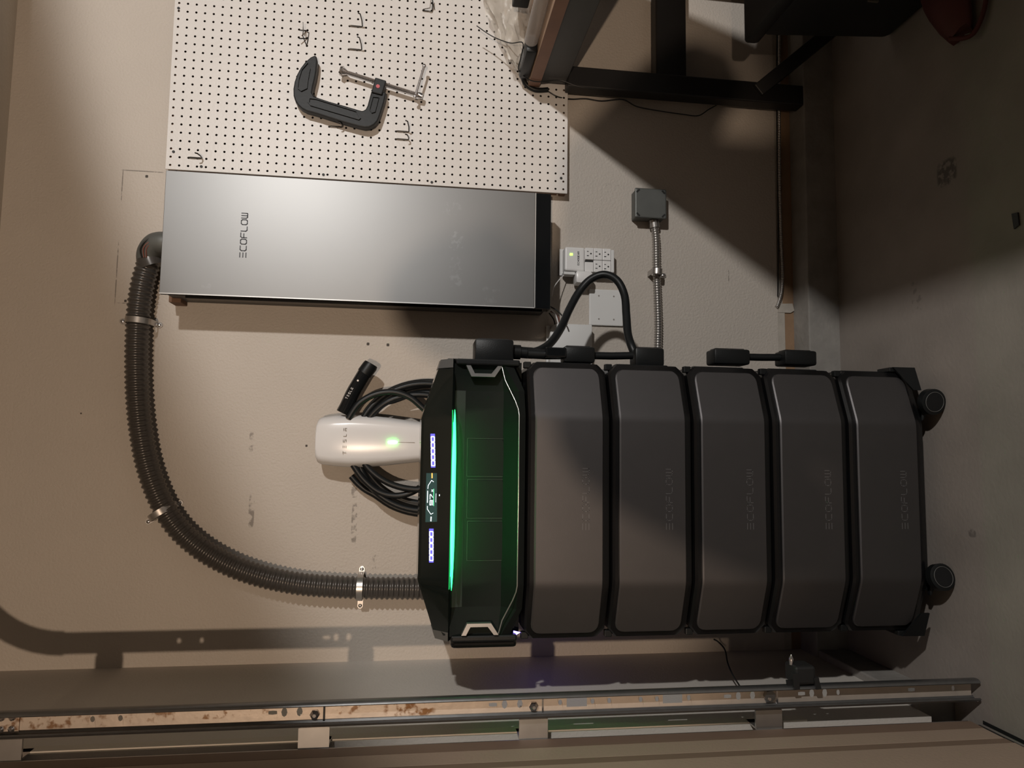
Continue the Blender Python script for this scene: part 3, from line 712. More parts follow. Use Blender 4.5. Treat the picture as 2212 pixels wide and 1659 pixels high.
# display head
ZB = 1.272
def headsec(dx):
    f = fi(dx); t = tz(dx); zb = ZB if abs(dx) < .21 else ZB-(abs(dx)-.21)/(HI-.21)*.004
    return [(XC+dx, f+.012, zb-.006), (XC+dx, f, zb), (XC+dx, f+.026, t-.006), (XC+dx, f+.032, t), (XC+dx, -.40, t+.003), (XC+dx, -.40, zb-.006)]
part(MB().loft([headsec(dx) for dx in XI]), 'display_head', M['screen'], iv, angle=.4)
for s in (-1, 1):
    q_ = [Vector(v) for v in headsec(s*HI)]; q2 = [Vector(v) for v in headsec(s*(HI-.022))]
    mb = MB().loft([[v+Vector((0, -.0012, .0008)) for v in q2], [v+Vector((s*.001, -.0012, .0008)) for v in q_]]); part(mb, 'end_cap', M['grey_trim'], iv, angle=.5)
# green light bar, pointed at both ends, under the head
xa, xb = Y(970, 1277, YF).x, Y(968, 884, YF).x
secs = []
for k in range(41):
    t = k/40; x_ = xa+(xb-xa)*t; h = .0046*min(1, math.sin(PI*t)**.55*1.15)+.0003; f = fi(x_-XC)
    secs.append([(x_, f-.0022, ZB-.0065-h), (x_, f-.0042, ZB-.0065), (x_, f-.0022, ZB-.0065+h), (x_, f+.008, ZB-.0065+h*.6), (x_, f+.008, ZB-.0065-h*.6)])
part(MB().loft(secs), 'light_bar', M['green'], iv, smooth=True)
part(MB().box(xa+.03, xb-.03, fi(0)+.0095, fi(0)+.0125, ZB-.0092, ZB-.0074), 'glow_emitter', M['green_glow'], iv)  # hidden emitter added to throw green onto the recess roof
# recess: sloping roof, back wall, floor and lip
def recsec(dx, k):
    f = fi(dx); bk = -.462
    return [(XC+dx, min(f+.034, bk-.004), ZB-.0065), (XC+dx, min(f+.035, bk-.0035), ZB-.009), (XC+dx, bk, 1.236), (XC+dx, bk, 1.142), (XC+dx, f+.010, 1.116), (XC+dx, f, 1.110), (XC+dx, f+.008, iz0+.004), (XC+dx, -.42, iz0+.004), (XC+dx, -.42, ZB-.0065)]
part(MB().loft([recsec(dx, 0) for dx in XI if abs(dx) <= .262]), 'front_recess', M['invdark'], iv, angle=.5)
for s in (-1, 1):
    # end cheeks: flare from recess to end frame
    A = recsec(s*.26, 0)
    B = [(XC+s*.325, -.482, ZB-.0065), (XC+s*.325, -.482, ZB-.009), (XC+s*.325, -.470, 1.240), (XC+s*.325, -.470, 1.150), (XC+s*.325, -.478, 1.148), (XC+s*.325, -.480, 1.144), (XC+s*.325, -.474, iz0+.03), (XC+s*.325, -.42, iz0+.03), (XC+s*.325, -.42, ZB-.0065)]
    part(MB().loft([A, B]), 'end_cheek', M['invdark'], iv, angle=.4)
    part(MB().box(XC+s*.322, XC+s*HI, -.486, YB-.02, iz0+.014, ZB-.010, .004), 'end_frame', M['black'], iv)
    # trapezoid grip
    h0, h1, h2, h3 = 1.238, 1.225, 1.168, 1.150
    pts_ = [(XC+s*.320, -.492, h0), (XC+s*.293, -.492, h1), (XC+s*.293, -.492, h2), (XC+s*.320, -.492, h3)]
    inn = [(XC+s*.320, -.492, h0-.011), (XC+s*.301, -.492, h1-.008), (XC+s*.301, -.492, h2+.008), (XC+s*.320, -.492, h3+.011)]
    mb = MB()
    for i in range(3):
        mb.prism([pts_[i], pts_[i+1], inn[i+1], inn[i]], (0, .016, 0))
    part(mb, 'carry_grip', M['silver'], iv)
    # front trim line climbing at the ends
tl = [(-.318, -.488, 1.150), (-.285, -.498, 1.143), (-.235, fi(.235)-.001, 1.120), (-.215, fi(.215)-.001, 1.1135), (-.2, fi(.2)-.0015, 1.112), (0, fi(0)-.0015, 1.1115), (.2, fi(.2)-.0015, 1.112), (.215, fi(.215)-.001, 1.1135), (.235, fi(.235)-.001, 1.120), (.285, -.498, 1.143), (.318, -.488, 1.150)]
part(MB().tube([(XC+a, b, c) for a, b, c in tl], .0016, 8), 'trim_line', M['silver'], iv, smooth=True)
secs = []
for dx in XI:
    if abs(dx) > .262: continue
    f = fi(dx); g = min(f+.034, -.466); secs.append([(XC+dx, g-.0012, ZB-.0068), (XC+dx, -.4634, 1.2362), (XC+dx, -.4610, 1.2375), (XC+dx, g+.001, ZB-.0068)])
part(MB().loft(secs), 'roof_glow_plate', M['reflector'], iv, angle=.5)  # lighter plate added over the roof slope to catch the green glow
for (ya, yb) in ((1028, 948), (1118, 1037), (1209, 1127)):
    p0, p1 = Y(1089, ya, -.462), Y(1011, yb, -.462)
    c = .010
    poly = [(p0.x, p0.z+.002), (p0.x+.004, p0.z), (p1.x-c, p0.z), (p1.x, p0.z+c*.6), (p1.x, p1.z), (p0.x, p1.z)]
    part(MB().prism([(a, -.4645, b) for a, b in poly], (0, .004, 0)), 'outlet_cover', M['invdark'], iv, bevel=.0012)
    e0 = [(p0.x-.0012, -.4626, p0.z-.0012), (p1.x+.0012, -.4626, p0.z-.0012), (p1.x+.0012, -.4626, p1.z+.0012), (p0.x-.0012, -.4626, p1.z+.0012), (p0.x-.0012, -.4626, p0.z-.0012)]
    part(MB().tube(e0, .0007, 4), 'cover_outline', M['grey_trim'], iv)
# side module on the left flank
xs_ = XC-HI
m1 = part(MB().box(xs_-.03, xs_-.001, -.33, -.10, iz0-.005, iz0+.205, .004), 'side_module', M['black'], iv)
part(MB().box(xs_-.022, xs_-.001, -.46, -.335, iz0+.01, iz0+.17, .008), 'side_grip', M['blackgloss'], iv)
part(MB().box(xs_-.044, xs_-.030, -.24, -.12, iz0+.03, iz0+.19, .002), 'module_cover', M['black'], iv)
part(MB().box(xs_-.0245, xs_-.0215, -.445, -.36, iz0+.10, iz0+.155, .001), 'vent_slot', M['grey_trim'], iv)
# right flank ribs
part(MB().box(XC+HI, XC+HI+.010, -.40, -.12, iz0+.03, iz0+.19, .004), 'side_plate', M['black'], iv)
# small violet status lamp in the joint between inverter and first pack
p = Y(1122, 1363, -.455); part(MB().prism([(p.x-.010, -.468, iz0+.020), (p.x+.004, -.468, iz0+.020), (p.x, -.468, iz0+.003)], (0, .002, 0)), 'violet_indicator', M['violet'], iv)
part(MB().box(xs_-.026, xs_-.006, -.29, -.16, iz0-.0095, iz0-.0055), 'violet_underglow', M['violet'], iv)

# display content, laid on the sloping head face
f0 = fi(0); HP = Vector((XC, f0-.0006, ZB)); HT = Vector((XC, f0+.026-.0006, 1.337)); HU = (HT-HP).normalized(); HN = Vector((1, 0, 0)).cross(HU)
if HN.y > 0: HN = -HN
def hd_(px, py): return PLN(px, py, HP, HN)
lcd = [hd_(*q_) for q_ in ((919, 1128), (944, 1127), (944, 1022), (921, 1022))]
part(MB().prism(lcd, HN*.0004), 'display_screen', M['disp_teal'], iv)
def hline(pts, th, mt, name):
    mb = MB()
    for a, b in zip(pts, pts[1:]):
        A, B = hd_(*a), hd_(*b); d = (B-A).normalized(); s = d.cross(HN)*th/2
        mb.prism([A-s, B-s, B+s, A+s], HN*.0009)
    return part(mb, name, M[mt], iv)
hline([(931, 1126), (931.5, 1116)], .0024, 'disp_white', 'display_bar')
hline([(933.5, 1033), (933.5, 1022)], .0026, 'disp_orange', 'display_bar')
hline([(923.5, 1093), (923.5, 1100), (931, 1111), (936, 1108)], .0011, 'disp_white', 'display_outline')
hline([(924.5, 1056), (925, 1049), (932.5, 1037.5), (937, 1041)], .0011, 'disp_white', 'display_outline')
hline([(923.5, 1086), (924, 1060)], .0016, 'disp_white', 'display_text')
hline([(937, 1093), (937.3, 1056)], .0010, 'disp_green', 'display_underline')
hline([(941.5, 1085), (942, 1066)], .0006, 'disp_white', 'display_text')
hline([(949.2, 1071.5), (949.4, 1068)], .0014, 'disp_white', 'display_dot')
o_ = hd_(934.6, 1091); e_ = hd_(934.9, 1068); w = (e_-o_).length/2.35
part(lettering('97', o_, (1, 0, 0), HU, HN, .0068, w, w*.30, .0014, .0009), 'display_digits', M['disp_white'], iv)
o_ = hd_(935.5, 1062)
part(lettering('%', o_, (1, 0, 0), HU, HN, .0035, .0045, 0, .0009, .0009), 'display_digits', M['disp_white'], iv)
for (ax_, ay, bx_, by) in ((935.5, 1211, 935.5, 1146), (939.5, 1006, 938.5, 941)):
    A, B = hd_(ax_, ay), hd_(bx_, by); L_ = (B-A).length; w = L_/5/1.22
    bl = [hd_(ax_+1.0, ay+4), hd_(bx_+1.0, by-4), hd_(bx_-8.5, by-4), hd_(ax_-8.5, ay+4)]
    part(MB().prism(bl, HN*.0004), 'display_backlight', M['disp_blue'], iv)
    part(lettering('00000', A, (B-A), HU, HN, .0082, w, w*.22, .0021, .0010), 'display_digits', M['disp_white'], iv)

# ------------------------------------------------------------------ battery cables on the right flank
def plug(parent, px0, px1, py0, py1, d, dep=.05, name='plug'):
    a, b = Y(px0, py1, d), Y(px1, py0, d)
    o = part(MB().box(a.x, b.x, d-dep/2, d+dep/2, b.z, a.z, .006), name, M['black'], parent, angle=.6)
    part(MB().box(b.x-.0005, b.x+.0028, d-dep*.3, d+dep*.3, b.z+.012, a.z-.008, .001), 'release_tab', M['rubber'], o if False else parent)
    return o
DC = -.40
c1 = empty('battery_cable', Y(1070, 760, DC), 'thick black battery cable looping from the inverter side over to the second pack', 'cable', 'battery cables on the stack side')
plug(c1, 1023, 1106, 738, 786, DC, .075)
part(MB().cyl(Y(1104, 760, DC), Y(1124, 761, DC), .019, 16), 'gland', M['black'], c1, angle=.6)
part(MB().cyl(Y(1122, 761, DC), Y(1150, 763, DC), .015, 16), 'strain_relief', M['cable'], c1, angle=.6)
part(MB().tube(spline([Y(1140, 762, DC), Y(1165, 757, DC), Y(1190, 740, -.36), Y(1212, 708, -.30), Y(1228, 672, -.27), Y(1250, 632, -.25), Y(1275, 604, -.25), Y(1305, 593, -.26), Y(1333, 606, -.28), Y(1349, 638, -.30), Y(1353, 680, -.33), Y(1356, 718, -.36), Y(1363, 745, -.39), Y(1372, 765, DC)], 10), .0112, 12), 'cable', M['cable'], c1, smooth=True)
plug(c1, 1366, 1428, 755, 792, DC, .055)
c2 = empty('battery_cable', Y(1248, 765, DC-.03), 'short black battery cable joining the uppermost pack to the inverter plug', 'cable', 'battery cables on the stack side')
plug(c2, 1214, 1281, 752, 784, DC-.03, .05)
part(MB().tube([Y(1140, 764, DC-.03), Y(1180, 766, DC-.03), Y(1216, 766, DC-.03)], .0125, 12), 'cable', M['cable'], c2, smooth=True)
part(MB().tube([Y(1280, 768, DC-.03), Y(1320, 769, DC-.03), Y(1366, 768, DC-.03)], .0098, 12), 'cable', M['cable'], c2, smooth=True)
part(MB().box(Y(1190, 768, DC).x-.012, Y(1190, 768, DC).x+.014, DC-.06, DC-.02, Y(1214, 760, DC).z, Y(1170, 760, DC).z, .004), 'plug_neck', M['blackgloss'], c2)
c3 = empty('battery_cable', Y(1645, 772, DC), 'short straight black battery cable between the two lower plugs', 'cable', 'battery cables on the stack side')
plug(c3, 1534, 1610, 758, 788, DC, .06)
plug(c3, 1684, 1752, 761, 790, DC, .06)
part(MB().tube([Y(1605, 771, DC), Y(1645, 772, DC), Y(1690, 772, DC)], .0098, 12), 'cable', M['cable'], c3, smooth=True)

# ------------------------------------------------------------------ garage door track
TY = -.60
tk = empty('door_track', (-1.39, TY, 0), 'galvanised garage door track rail standing upright at the left wall', 'track')
tx0, tx1 = -1.414, -1.362
holes = []
def zpx(px): return Y(px, 1520, TY).z
for base in (590, 1065, 1572):
    k = 1 if base < 1500 else .93
    holes += [(zpx(base), 'h'), (zpx(base+25*k), 'o'), (zpx(base+58*k), 'o')]
holes += [(zpx(1732), 'h'), (zpx(1754), 'o'), (zpx(1782), 'o'), (zpx(1811), 's'), (zpx(1246), 'R'), (zpx(1453), 'R'), (zpx(1210), 's'), (zpx(1280), 's'), (zpx(1316), 's'), (zpx(1384), 's'), (zpx(1419), 's'), (zpx(1488), 's'), (zpx(1970), 'h'), (zpx(2060), 's'), (zpx(202), 's'), (zpx(262), 's')]
holes.sort(key=lambda q_: q_[0])
mb = MB(); zc_ = .012; bx0, bx1 = tx0+.004, tx1-.004; cx = (bx0+bx1)/2
for hz, kd in holes:
    hh = {'h': .0075, 'o': .009, 's': .006, 'R': .024}[kd]+.002
    if hz-hh > zc_: mb.add([(bx0, TY, zc_), (bx1, TY, zc_), (bx1, TY, hz-hh), (bx0, TY, hz-hh)], [(0, 1, 2, 3)])
    rx, rz = {'h': (.0042, .0100), 'o': (.0095, .0062), 's': (.0062, .0045), 'R': (.0145, .0230)}[kd]
    if kd == 'R': h = [(cx+.004+rx*a, hz+rz*b) for a, b in ((1, -1), (1, 0), (1, 1), (0, 1), (-1, 1), (-1, 0), (-1, -1), (0, -1))]
    elif kd == 'h': rz = .0085; h = [(cx+a*rx, hz+b*rz) for a, b in ((.8, -1), (1, 0), (.8, 1), (0, 1.05), (-.8, 1), (-1, 0), (-.8, -1), (0, -1.05))]
    else: h = oval(cx, hz, rx, rz)
    ring_cell(mb, bx0, bx1, hz-hh, hz+hh, TY, h); zc_ = hz+hh
ZT = 2.26
mb.add([(bx0, TY, zc_), (bx1, TY, zc_), (bx1, TY, ZT), (bx0, TY, ZT)], [(0, 1, 2, 3)])
part(mb, 'web', M['track'], tk)
def rail(s, xe):
    prof_ = [(0, 0), (s*.0025, -.004), (s*.004, -.012), (s*.0035, -.020), (s*.001, -.025), (-s*.003, -.027), (-s*.0055, -.024), (-s*.0045, -.021), (-s*.002, -.022), (s*.0, -.018), (s*.001, -.012), (0, -.004), (-s*.004, -.001), (-s*.004, 0)]
    return part(MB().loft([[(xe+a, TY+b, z) for a, b in prof_] for z in (.008, ZT)]), 'rolled_flange', M['track_edge'], tk, angle=.7)
rail(-1, bx0); rail(1, bx1)
# bend and horizontal run near the ceiling
secs = []; R_ = .235
pth = [((tx0+tx1)/2+R_*(1-math.cos(t)), ZT+R_*math.sin(t), t) for t in [PI/2*k/12 for k in range(13)]]
pth += [(pth[-1][0]+d, pth[-1][1]+d*.01, PI/2) for d in (.4, 1.2, 2.2)]
for (x_, z_, t) in pth:
    nx, nz_ = math.cos(t), -math.sin(t)      # across direction
    sec = []
    for (u, v) in ((-.026, 0), (-.029, -.02), (-.024, -.025), (-.021, -.02), (-.022, -.002), (.022, -.002), (.021, -.02), (.024, -.025), (.029, -.02), (.026, 0)):
        sec.append((x_+nx*u, TY+v, z_+nz_*u))
    secs.append(sec)
part(MB().loft(secs), 'bend_and_ceiling_run', M['track'], tk, angle=.6)
for (px, kind) in ((20, 0), (681, 1), (1152, 1), (1658, 1)):
    z_ = zpx(px)
    br = part(MB().box(XL, tx0-.006, TY-.006, TY-.002, z_-.032, z_+.032).box(XL, XL+.004, TY, TY+.045, z_-.032, z_+.032).box(XL, tx0+.02, TY+.001, TY+.004, z_-.030, z_+.030), 'jamb_bracket', M['galv'], tk)
    if kind:
        p = Vector((cx-.006, TY-.001, z_))
        part(MB().tube([p, p+Vector((0, -.004, 0)), p+Vector((0, -.008, 0)), p+Vector((0, -.011, 0))], [.0105, .0105, .007, .004], 6), 'bolt', M['chrome'], tk, angle=.5)
        part(MB().box(cx-.020, cx+.020, TY-.0025, TY-.0005, zpx(px+20)-.002, zpx(px+20)+.002), 'slit', M['slot'] if px < 1000 else M['chrome'], tk)
part(MB().box(bx0+.001, bx1-.001, TY-.004, TY-.0006, zpx(46), 2.25, .001), 'joint_plate', M['track'], tk)
for (px, dx) in ((10, -.011), (10, .011), (33, -.011), (33, .011)):
    p = Vector((cx+dx, TY-.004, zpx(px))); part(MB().tube([p, p+Vector((0, -.005, 0)), p+Vector((0, -.008, 0))], [.0068, .0065, .003], 10), 'bolt', M['chrome'], tk, angle=.5)
part(MB().disc((cx, TY-.001, zpx(1660)), (0, -1, 0), .013, .010, 7), 'nut_cluster', M['track_edge'], tk)

# safety sensor clipped to the rail
sx = empty('safety_sensor', X(1720, 1450, -1.34), 'black door safety sensor clipped to the track rail', 'sensor')
sp_ = [Y(1725, 1462, TY-.02), Y(1712, 1440, TY-.02)]
a, b = Y(1748, 1470, TY), Y(1703, 1432, TY)
part(MB().box(a.x, b.x, TY-.03, TY+.02, a.z, b.z, .006), 'body', M['rubber'], sx)
part(MB().prism([Y(q_[0], q_[1], TY-.032) for q_ in ((1712, 1455), (1726, 1455), (1728, 1489), (1716, 1490))], (0, .006, 0)), 'clip_leg', M['rubber'], sx)
part(MB().prism([Y(q_[0], q_[1], TY-.032) for q_ in ((1758, 1466), (1768, 1462), (1775, 1489), (1764, 1490))], (0, .006, 0)), 'clip_leg', M['rubber'], sx)
part(MB().prism([Y(q_[0], q_[1], TY-.02) for q_ in ((1700, 1470), (1770, 1466), (1768, 1476), (1702, 1484))], (0, .006, 0)), 'clip_bar', M['rubber'], sx)
part(MB().tube([Y(1709, 1436, TY-.01), Y(1709, 1423, TY-.01), Y(1709, 1414, TY-.01)], [.004, .0055, .0015], 8), 'wing_screw', M['chrome'], sx, smooth=True)
sw = empty('sensor_wire', Y(1570, 1420, -.3), 'thin dark wire hanging behind the stack near the track rail', 'wire')
part(MB().tube(spline([Y(1542, 1381, -.25), Y(1552, 1387, -.25), Y(1566, 1404, -.27), Y(1572, 1432, -.30), Y(1583, 1458, -.33), Y(1600, 1485, -.40)], 8), .0022, 6), 'wire', M['cable'], sw, smooth=True)

# ------------------------------------------------------------------ workbench on the right
bx = .330
BW, BD = .47, 1.95
wbk = empty('workbench', (bx+BW/2, -1.0, 0), 'dark workbench with wooden top standing out from the wall below the pegboard', 'workbench')
part(MB().box(bx, bx+BW, -BD, -.045, 0.990, 1.026, .002), 'wooden_top', M['wood'], wbk)
part(MB().box(bx-.0012, bx+.002, -BD, -.045, 0.9895, 1.0252), 'edge_band', M['wood_edge'], wbk)
part(MB().box(bx+.012, bx+.05, -BD+.02, -.05, .905, .989, .002), 'side_apron', M['apron'], wbk)
part(MB().box(bx+BW-.05, bx+BW-.012, -BD+.02, -.05, .905, .989, .002), 'side_apron', M['apron'], wbk)
for (xa, ya) in ((.318, -.088), (.318, -BD+.02), (bx+BW-.075, -.088), (bx+BW-.075, -BD+.02)):
    part(MB().box(xa, xa+.068, ya, ya+.049, .1062 if ya > -.5 else .0005, .905, .004), 'leg', M['bench'], wbk)
part(MB().box(.386, bx+BW-.075, -.08, -.03, .508, .611, .004), 'rear_beam', M['bench'], wbk)
a, b = Vector((.352, -.07, .27)), Vector((.56, -.16, .02))
d = (b-a).normalized(); s = d.cross(Vector((0, 1, 0))).normalized()*.022
part(MB().prism([a-s, b-s, b+s, a+s], (0, -.03, 0)), 'diagonal_brace', M['bench'], wbk, bevel=.003)
# things on the bench
p0, p1 = Z(1139, 156, 1.027), Z(1140, 74, 1.027)
pk = empty('power_adapter', (p0.x+.03, (p0.y+p1.y)/2, 1.0262), 'black power adapter brick lying on the bench edge', 'adapter')
part(MB().box(bx+.004, bx+.056, -.235, -.075, 1.0263, 1.062, .009), 'brick', M['black'], pk, angle=.6)
for k in range(8): part(MB().box(bx+.012, bx+.048, -.185+k*.008, -.182+k*.008, 1.0612, 1.0630), 'ridge', M['grey_trim'], pk)
part(MB().tube(spline([Vector((bx+.028, -.08, 1.044)), Vector((bx+.02, -.055, 1.043)), Vector((bx+.004, -.043, 1.03)), Vector((bx-.010, -.042, 1.0)), Vector((bx-.006, -.042, .96))], 8), .008, 10), 'thick_cord', M['cable'], pk, smooth=True)
th_ = empty('thin_cord', Y(1230, 205, -.045), 'thin black cord drooping along the wall below the bench', 'cord')
part(MB().tube(spline([Vector((bx-.004, -.0445, 1.005)), Vector((bx-.008, -.046, .985))]+[Y(a, b, -.042 if a < 1225 else -.012) for a, b in [(1180, 195), (1205, 209), (1235, 214), (1265, 213), (1300, 218), (1345, 215), (1375, 230), (1420, 239), (1475, 247), (1508, 250), (1530, 237), (1548, 227)]], 6), .0019, 6), 'cord', M['cable'], th_, smooth=True)
t2 = empty('thin_cord', Vector((bx, -.12, 1.06)), 'thin black cord lying over the power adapter on the bench', 'cord')
part(MB().tube(spline([Vector((.47, -.12, 1.20)), Vector((.44, -.12, 1.15)), Vector((.40, -.16, 1.10)), Vector((bx+.05, -.20, 1.067)), Vector((bx+.03, -.15, 1.066)), Vector((bx+.015, -.11, 1.066)), Vector((bx-.003, -.09, 1.03)), Vector((bx-.004, -.085, .99)), Vector((bx+.006, -.085, .93)), Vector((bx-.014, -.09, .86)), Vector((bx-.014, -.09, .74))], 6), .0016, 6), 'cord', M['cable'], t2, smooth=True)
tb = empty('clear_tube', (.45, -.3, 1.05), 'clear plastic tube lying on the bench behind the adapter', 'tube')
part(MB().tube([(bx+.036, -.24, 1.048), (bx+.05, -.40, 1.048), (bx+.06, -.62, 1.048)], .0205, 18), 'tube_body', M['clear'], tb, smooth=True)
part(MB().tube([(bx+.06, -.62, 1.048), (bx+.061, -.63, 1.048)], .0215, 18), 'end_rim', M['black'], tb)
# crumpled plastic bag
bg = bpy.data.objects.new
mb = MB(); n = 22; ids = []
rng = random.Random(3)
def nz3(a, b): return math.sin(a*7.1+b*3.3)*.5+math.sin(a*15.7-b*11.9+1.3)*.3+math.sin(a*31.+b*23.+.5)*.2
for layer in (0, 1):
    g = []
    for i in range(n+1):
        row = []
        for j in range(n+1):
            u, v = i/n, j/n
            edge = min(u, 1-u, v, 1-v)
            x_ = .375+.42*u+.025*nz3(v*1.3, layer)*(1-u); z_ = 1.0275+(.165*v)*(.35+.65*min(1, u*1.6+.12))+.012*nz3(u*2, v+layer)
            y_ = -.085+(-.035-.05*math.sin(PI*min(1, u*1.3))*math.sin(PI*min(1, v*1.05)) if layer else .02*math.sin(PI*v)*0)+.014*nz3(u*3+layer*2, v*3)*min(1, edge*8)
            row.append((x_, min(y_, -.05), max(z_, 1.027)))
        g.append(row)
    vs = [p for r_ in g for p in r_]
    mb.add(vs, [(i*(n+1)+j, i*(n+1)+j+1, (i+1)*(n+1)+j+1, (i+1)*(n+1)+j) for i in range(n) for j in range(n)])
tag(mb.build('plastic_bag', M['bag'], loc=(.58, -.09, 1.027), smooth=True), 'crumpled translucent plastic bag on the bench against the pegboard', 'bag')
dc = Y(1128, -4, -.27)
dv_ = empty('small_device', (dc.x, dc.y, 1.0262), 'small black device on a stand at the upper frame edge above the bench', 'device')
part(MB().box(dc.x-.012, dc.x+.07, -.30, -.24, dc.z-.022, dc.z+.026, .004), 'case', M['black'], dv_)
part(MB().box(dc.x-.004, dc.x+.05, -.303, -.297, dc.z-.008, dc.z+.012), 'front_label', M['grey_trim'], dv_)
part(MB().box(dc.x+.02, dc.x+.04, -.285, -.255, 1.0263, dc.z-.021), 'stand', M['black'], dv_)

# black tote and dark red bag under the bench
p0 = Z(1995, 30, 0.0)
bt = empty('black_tote', (.62, p0.y, 0), 'black lidded tote on the floor under the workbench', 'tote')
tx_ = .36; yb_ = p0.y + .05
part(MB().prism([(tx_+.03, yb_-.20, .001), (tx_+.55, yb_-.20, .001), (tx_+.58, yb_-.20, .40), (tx_, yb_-.20, .40)], (0, .30, 0)), 'tub', M['blackbox'], bt, bevel=.02, angle=.6)
part(MB().box(tx_-.015, tx_+.595, yb_-.215, yb_+.115, .40, .445, .012), 'lid', M['blackbox'], bt, angle=.6)
for k in range(9): part(MB().box(tx_-.001+.008, tx_+.03, yb_-.19+k*.012, yb_-.184+k*.012, .26-.012*k, .29-.012*k, .001), 'ridge', M['ridge'], bt)
p0 = Z(2066, 112, 0.0) + Vector((0, -.03, 0))
rb = empty('red_bag', (p0.x+.12, p0.y, 0), 'dark red cloth bag lying on the floor beside the black tote', 'bag')
secs = []
for k in range(9):
    t = k/8; r_ = .055*math.sin(PI*(.12+.76*t))**.6; c = Vector((p0.x+.02+.26*t, p0.y-.01+.05*t, r_*.75+.001))
    secs.append([(c.x+.01*math.sin(3*a_), c.y+r_*1.2*math.cos(a_), c.z+r_*.75*math.sin(a_)) for a_ in [2*PI*q_/14 for q_ in range(14)]])
part(MB().loft(secs), 'cloth', M['darkred'], rb, smooth=True)
part(MB().tube(spline([secs[0][3], Vector((p0.x-.0, p0.y-.05, .02)), Vector((p0.x+.08, p0.y-.085, .012)), Vector((p0.x+.16, p0.y-.06, .03))], 6), .006, 8), 'strap', M['darkred'], rb, smooth=True)

# dark scrap on the floor
p = Z(2195, 477, 0)
c = [Z(a, b, .0006) for a, b in ((2188, 462), (2201, 459), (2204, 486), (2193, 495))]
tag(MB().prism(c, (0, 0, .004)).build('dark_scrap', M['chip'], loc=(p.x, p.y, 0)), 'small dark rectangular scrap lying on the concrete floor', 'scrap')

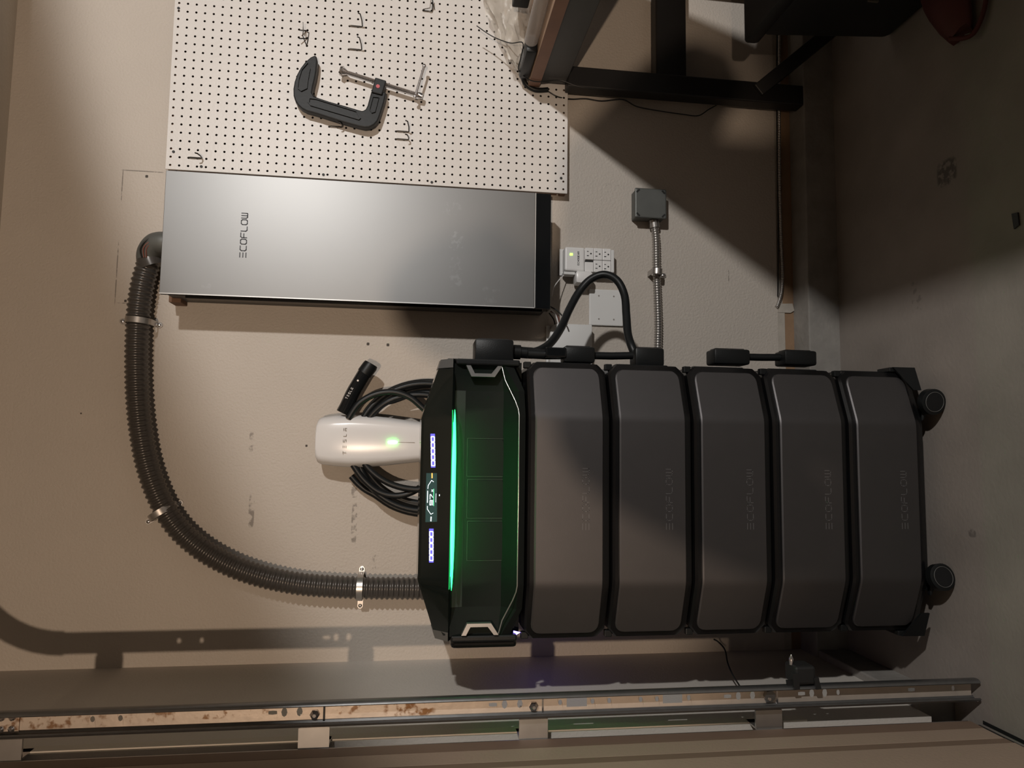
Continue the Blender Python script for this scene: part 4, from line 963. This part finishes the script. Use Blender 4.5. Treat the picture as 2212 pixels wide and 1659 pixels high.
# ------------------------------------------------------------------ the photographer, behind the camera, whose shadow falls on the batteries
def person():
    px, py = -.965, -2.64
    root = empty('person', (px, py, 0), 'person in a dark shirt standing behind the camera holding up a phone', 'person')
    V = []; E = []; Rr = []
    def v(x, y, z, r_): V.append((x, y, z)); Rr.append(r_); return len(V)-1
    pel = v(0, 0, .93, .20); wst = v(.02, 0, 1.10, .24); ch = v(.01, 0, 1.30, .22); ub = v(0, 0, 1.42, .14); nk = v(0, .01, 1.50, .06); nh = v(0, .02, 1.55, .06)
    jr = v(.215, .02, 1.17, .135); jl = v(-.16, .02, 1.15, .12)   # unseen side bulk added to widen the cast shadow
    E += [(pel, wst), (wst, ch), (ch, ub), (ub, nk), (nk, nh), (wst, jr), (wst, jl)]
    for s, ex, hx, hy, hz in ((-1, -.275, .07, .29, 1.29), (1, .325, .215, .33, 1.30)):
        sh = v(s*.165, 0, 1.45, .078); el_ = v(ex, .06, 1.19 if s < 0 else 1.29, .07 if s < 0 else .095); wr = v(hx, hy, hz, .032)
        E += [(ub, sh), (sh, el_), (el_, wr)]
        pm = v(hx+.0, hy+.05, hz+.035, .034); E.append((wr, pm))
        for k in range(4):
            f1 = v(hx+s*(-.02+.014*k)*1.0, hy+.075, hz+.05+.004*k, .0095); f2 = v(hx+s*(-.028+.014*k), hy+.085, hz+.078+.004*k-.006*(k == 3), .0085); E += [(pm, f1), (f1, f2)]
        t1 = v(hx-s*.035, hy+.05, hz+.05, .0105); t2_ = v(hx-s*.045, hy+.065, hz+.072, .009); E += [(pm, t1), (t1, t2_)]
    for s in (-1, 1):
        hp_ = v(s*.095, 0, .88, .095); kn = v(s*.11, .02, .48, .062); an = v(s*.115, -.01, .09, .044); to = v(s*.125, .15, .045, .04)
        E += [(pel, hp_), (hp_, kn), (kn, an), (an, to)]
    me = bpy.data.meshes.new('body'); me.from_pydata(V, E, []); o_ = bpy.data.objects.new('body', me); COL.objects.link(o_); o_.parent = root
    o_.modifiers.new('skin', 'SKIN'); sub = o_.modifiers.new('sub', 'SUBSURF'); sub.levels = 1; sub.render_levels = 1
    for i, sv in enumerate(me.skin_vertices[0].data): sv.radius = (Rr[i], Rr[i]*.8); sv.use_root = (i == 0)
    me.materials.append(M['shirt'])
    hx_, hy_, hz_ = -.01, .04, 1.585
    bm = bmesh.new(); bmesh.ops.create_uvsphere(bm, u_segments=24, v_segments=16, radius=1)
    for q_ in bm.verts:
        x_, y_, z_ = q_.co
        w = 1-.22*max(0, -z_); q_.co = Vector((hx_+x_*.076*w, hy_+y_*.095*(w*.95+.05), hz_+z_*.115))
        if abs(x_) < .22 and y_ > .6 and -.35 < z_ < .05: q_.co.y += .018*(1-abs(x_)/.22)
        if y_ > .7 and .05 < abs(x_) < .5 and .02 < z_ < .25: q_.co.y -= .006
    hm = bpy.data.meshes.new('head'); bm.to_mesh(hm); bm.free(); hm.materials.append(M['skin'])
    for pp in hm.polygons: pp.use_smooth = True
    h_ = bpy.data.objects.new('head', hm); COL.objects.link(h_); h_.parent = root
    base = Vector((px, py, 0))
    for s in (-1, 1):
        part(MB().tube([base+Vector((hx_+s*.074, hy_-.01, hz_+.025)), base+Vector((hx_+s*.086, hy_-.015, hz_)), base+Vector((hx_+s*.074, hy_-.01, hz_-.03))], [.008, .012, .006], 8), 'ear', M['skin'], root, smooth=True)
        part(MB().tube([base+Vector((hx_+s*.03, hy_+.082, hz_+.012)), base+Vector((hx_+s*.03, hy_+.088, hz_+.012))], [.012, .008], 10), 'eye', M['white'], root, smooth=True)
    part(MB().box(px+hx_-.022, px+hx_+.022, py+hy_+.075, py+hy_+.087, hz_-.062, hz_-.054, .002), 'mouth', M['red'], root)
    secs = []
    for k in range(7):
        t = k/6*PI*.5; z_ = hz_+.02+.102*math.sin(t); rr = math.cos(t)
        secs.append([(px+hx_+.082*rr*math.cos(a_), py+hy_-.012+.098*rr*math.sin(a_), z_+(.03*max(0, math.sin(a_)) if k < 2 else 0)) for a_ in [2*PI*q_/20 for q_ in range(20)]])
    part(MB().loft(secs), 'hair', M['hair'], root, smooth=True)
person()
ph = empty('phone', (CAM.x+.03, CAM.y-.055, CAM.z), 'black phone held up in the hands of the person behind the camera', 'phone')
part(MB().box(CAM.x-.10, CAM.x+.055, CAM.y-.062, CAM.y-.054, CAM.z-.036, CAM.z+.036, .003), 'phone_body', M['black'], ph)
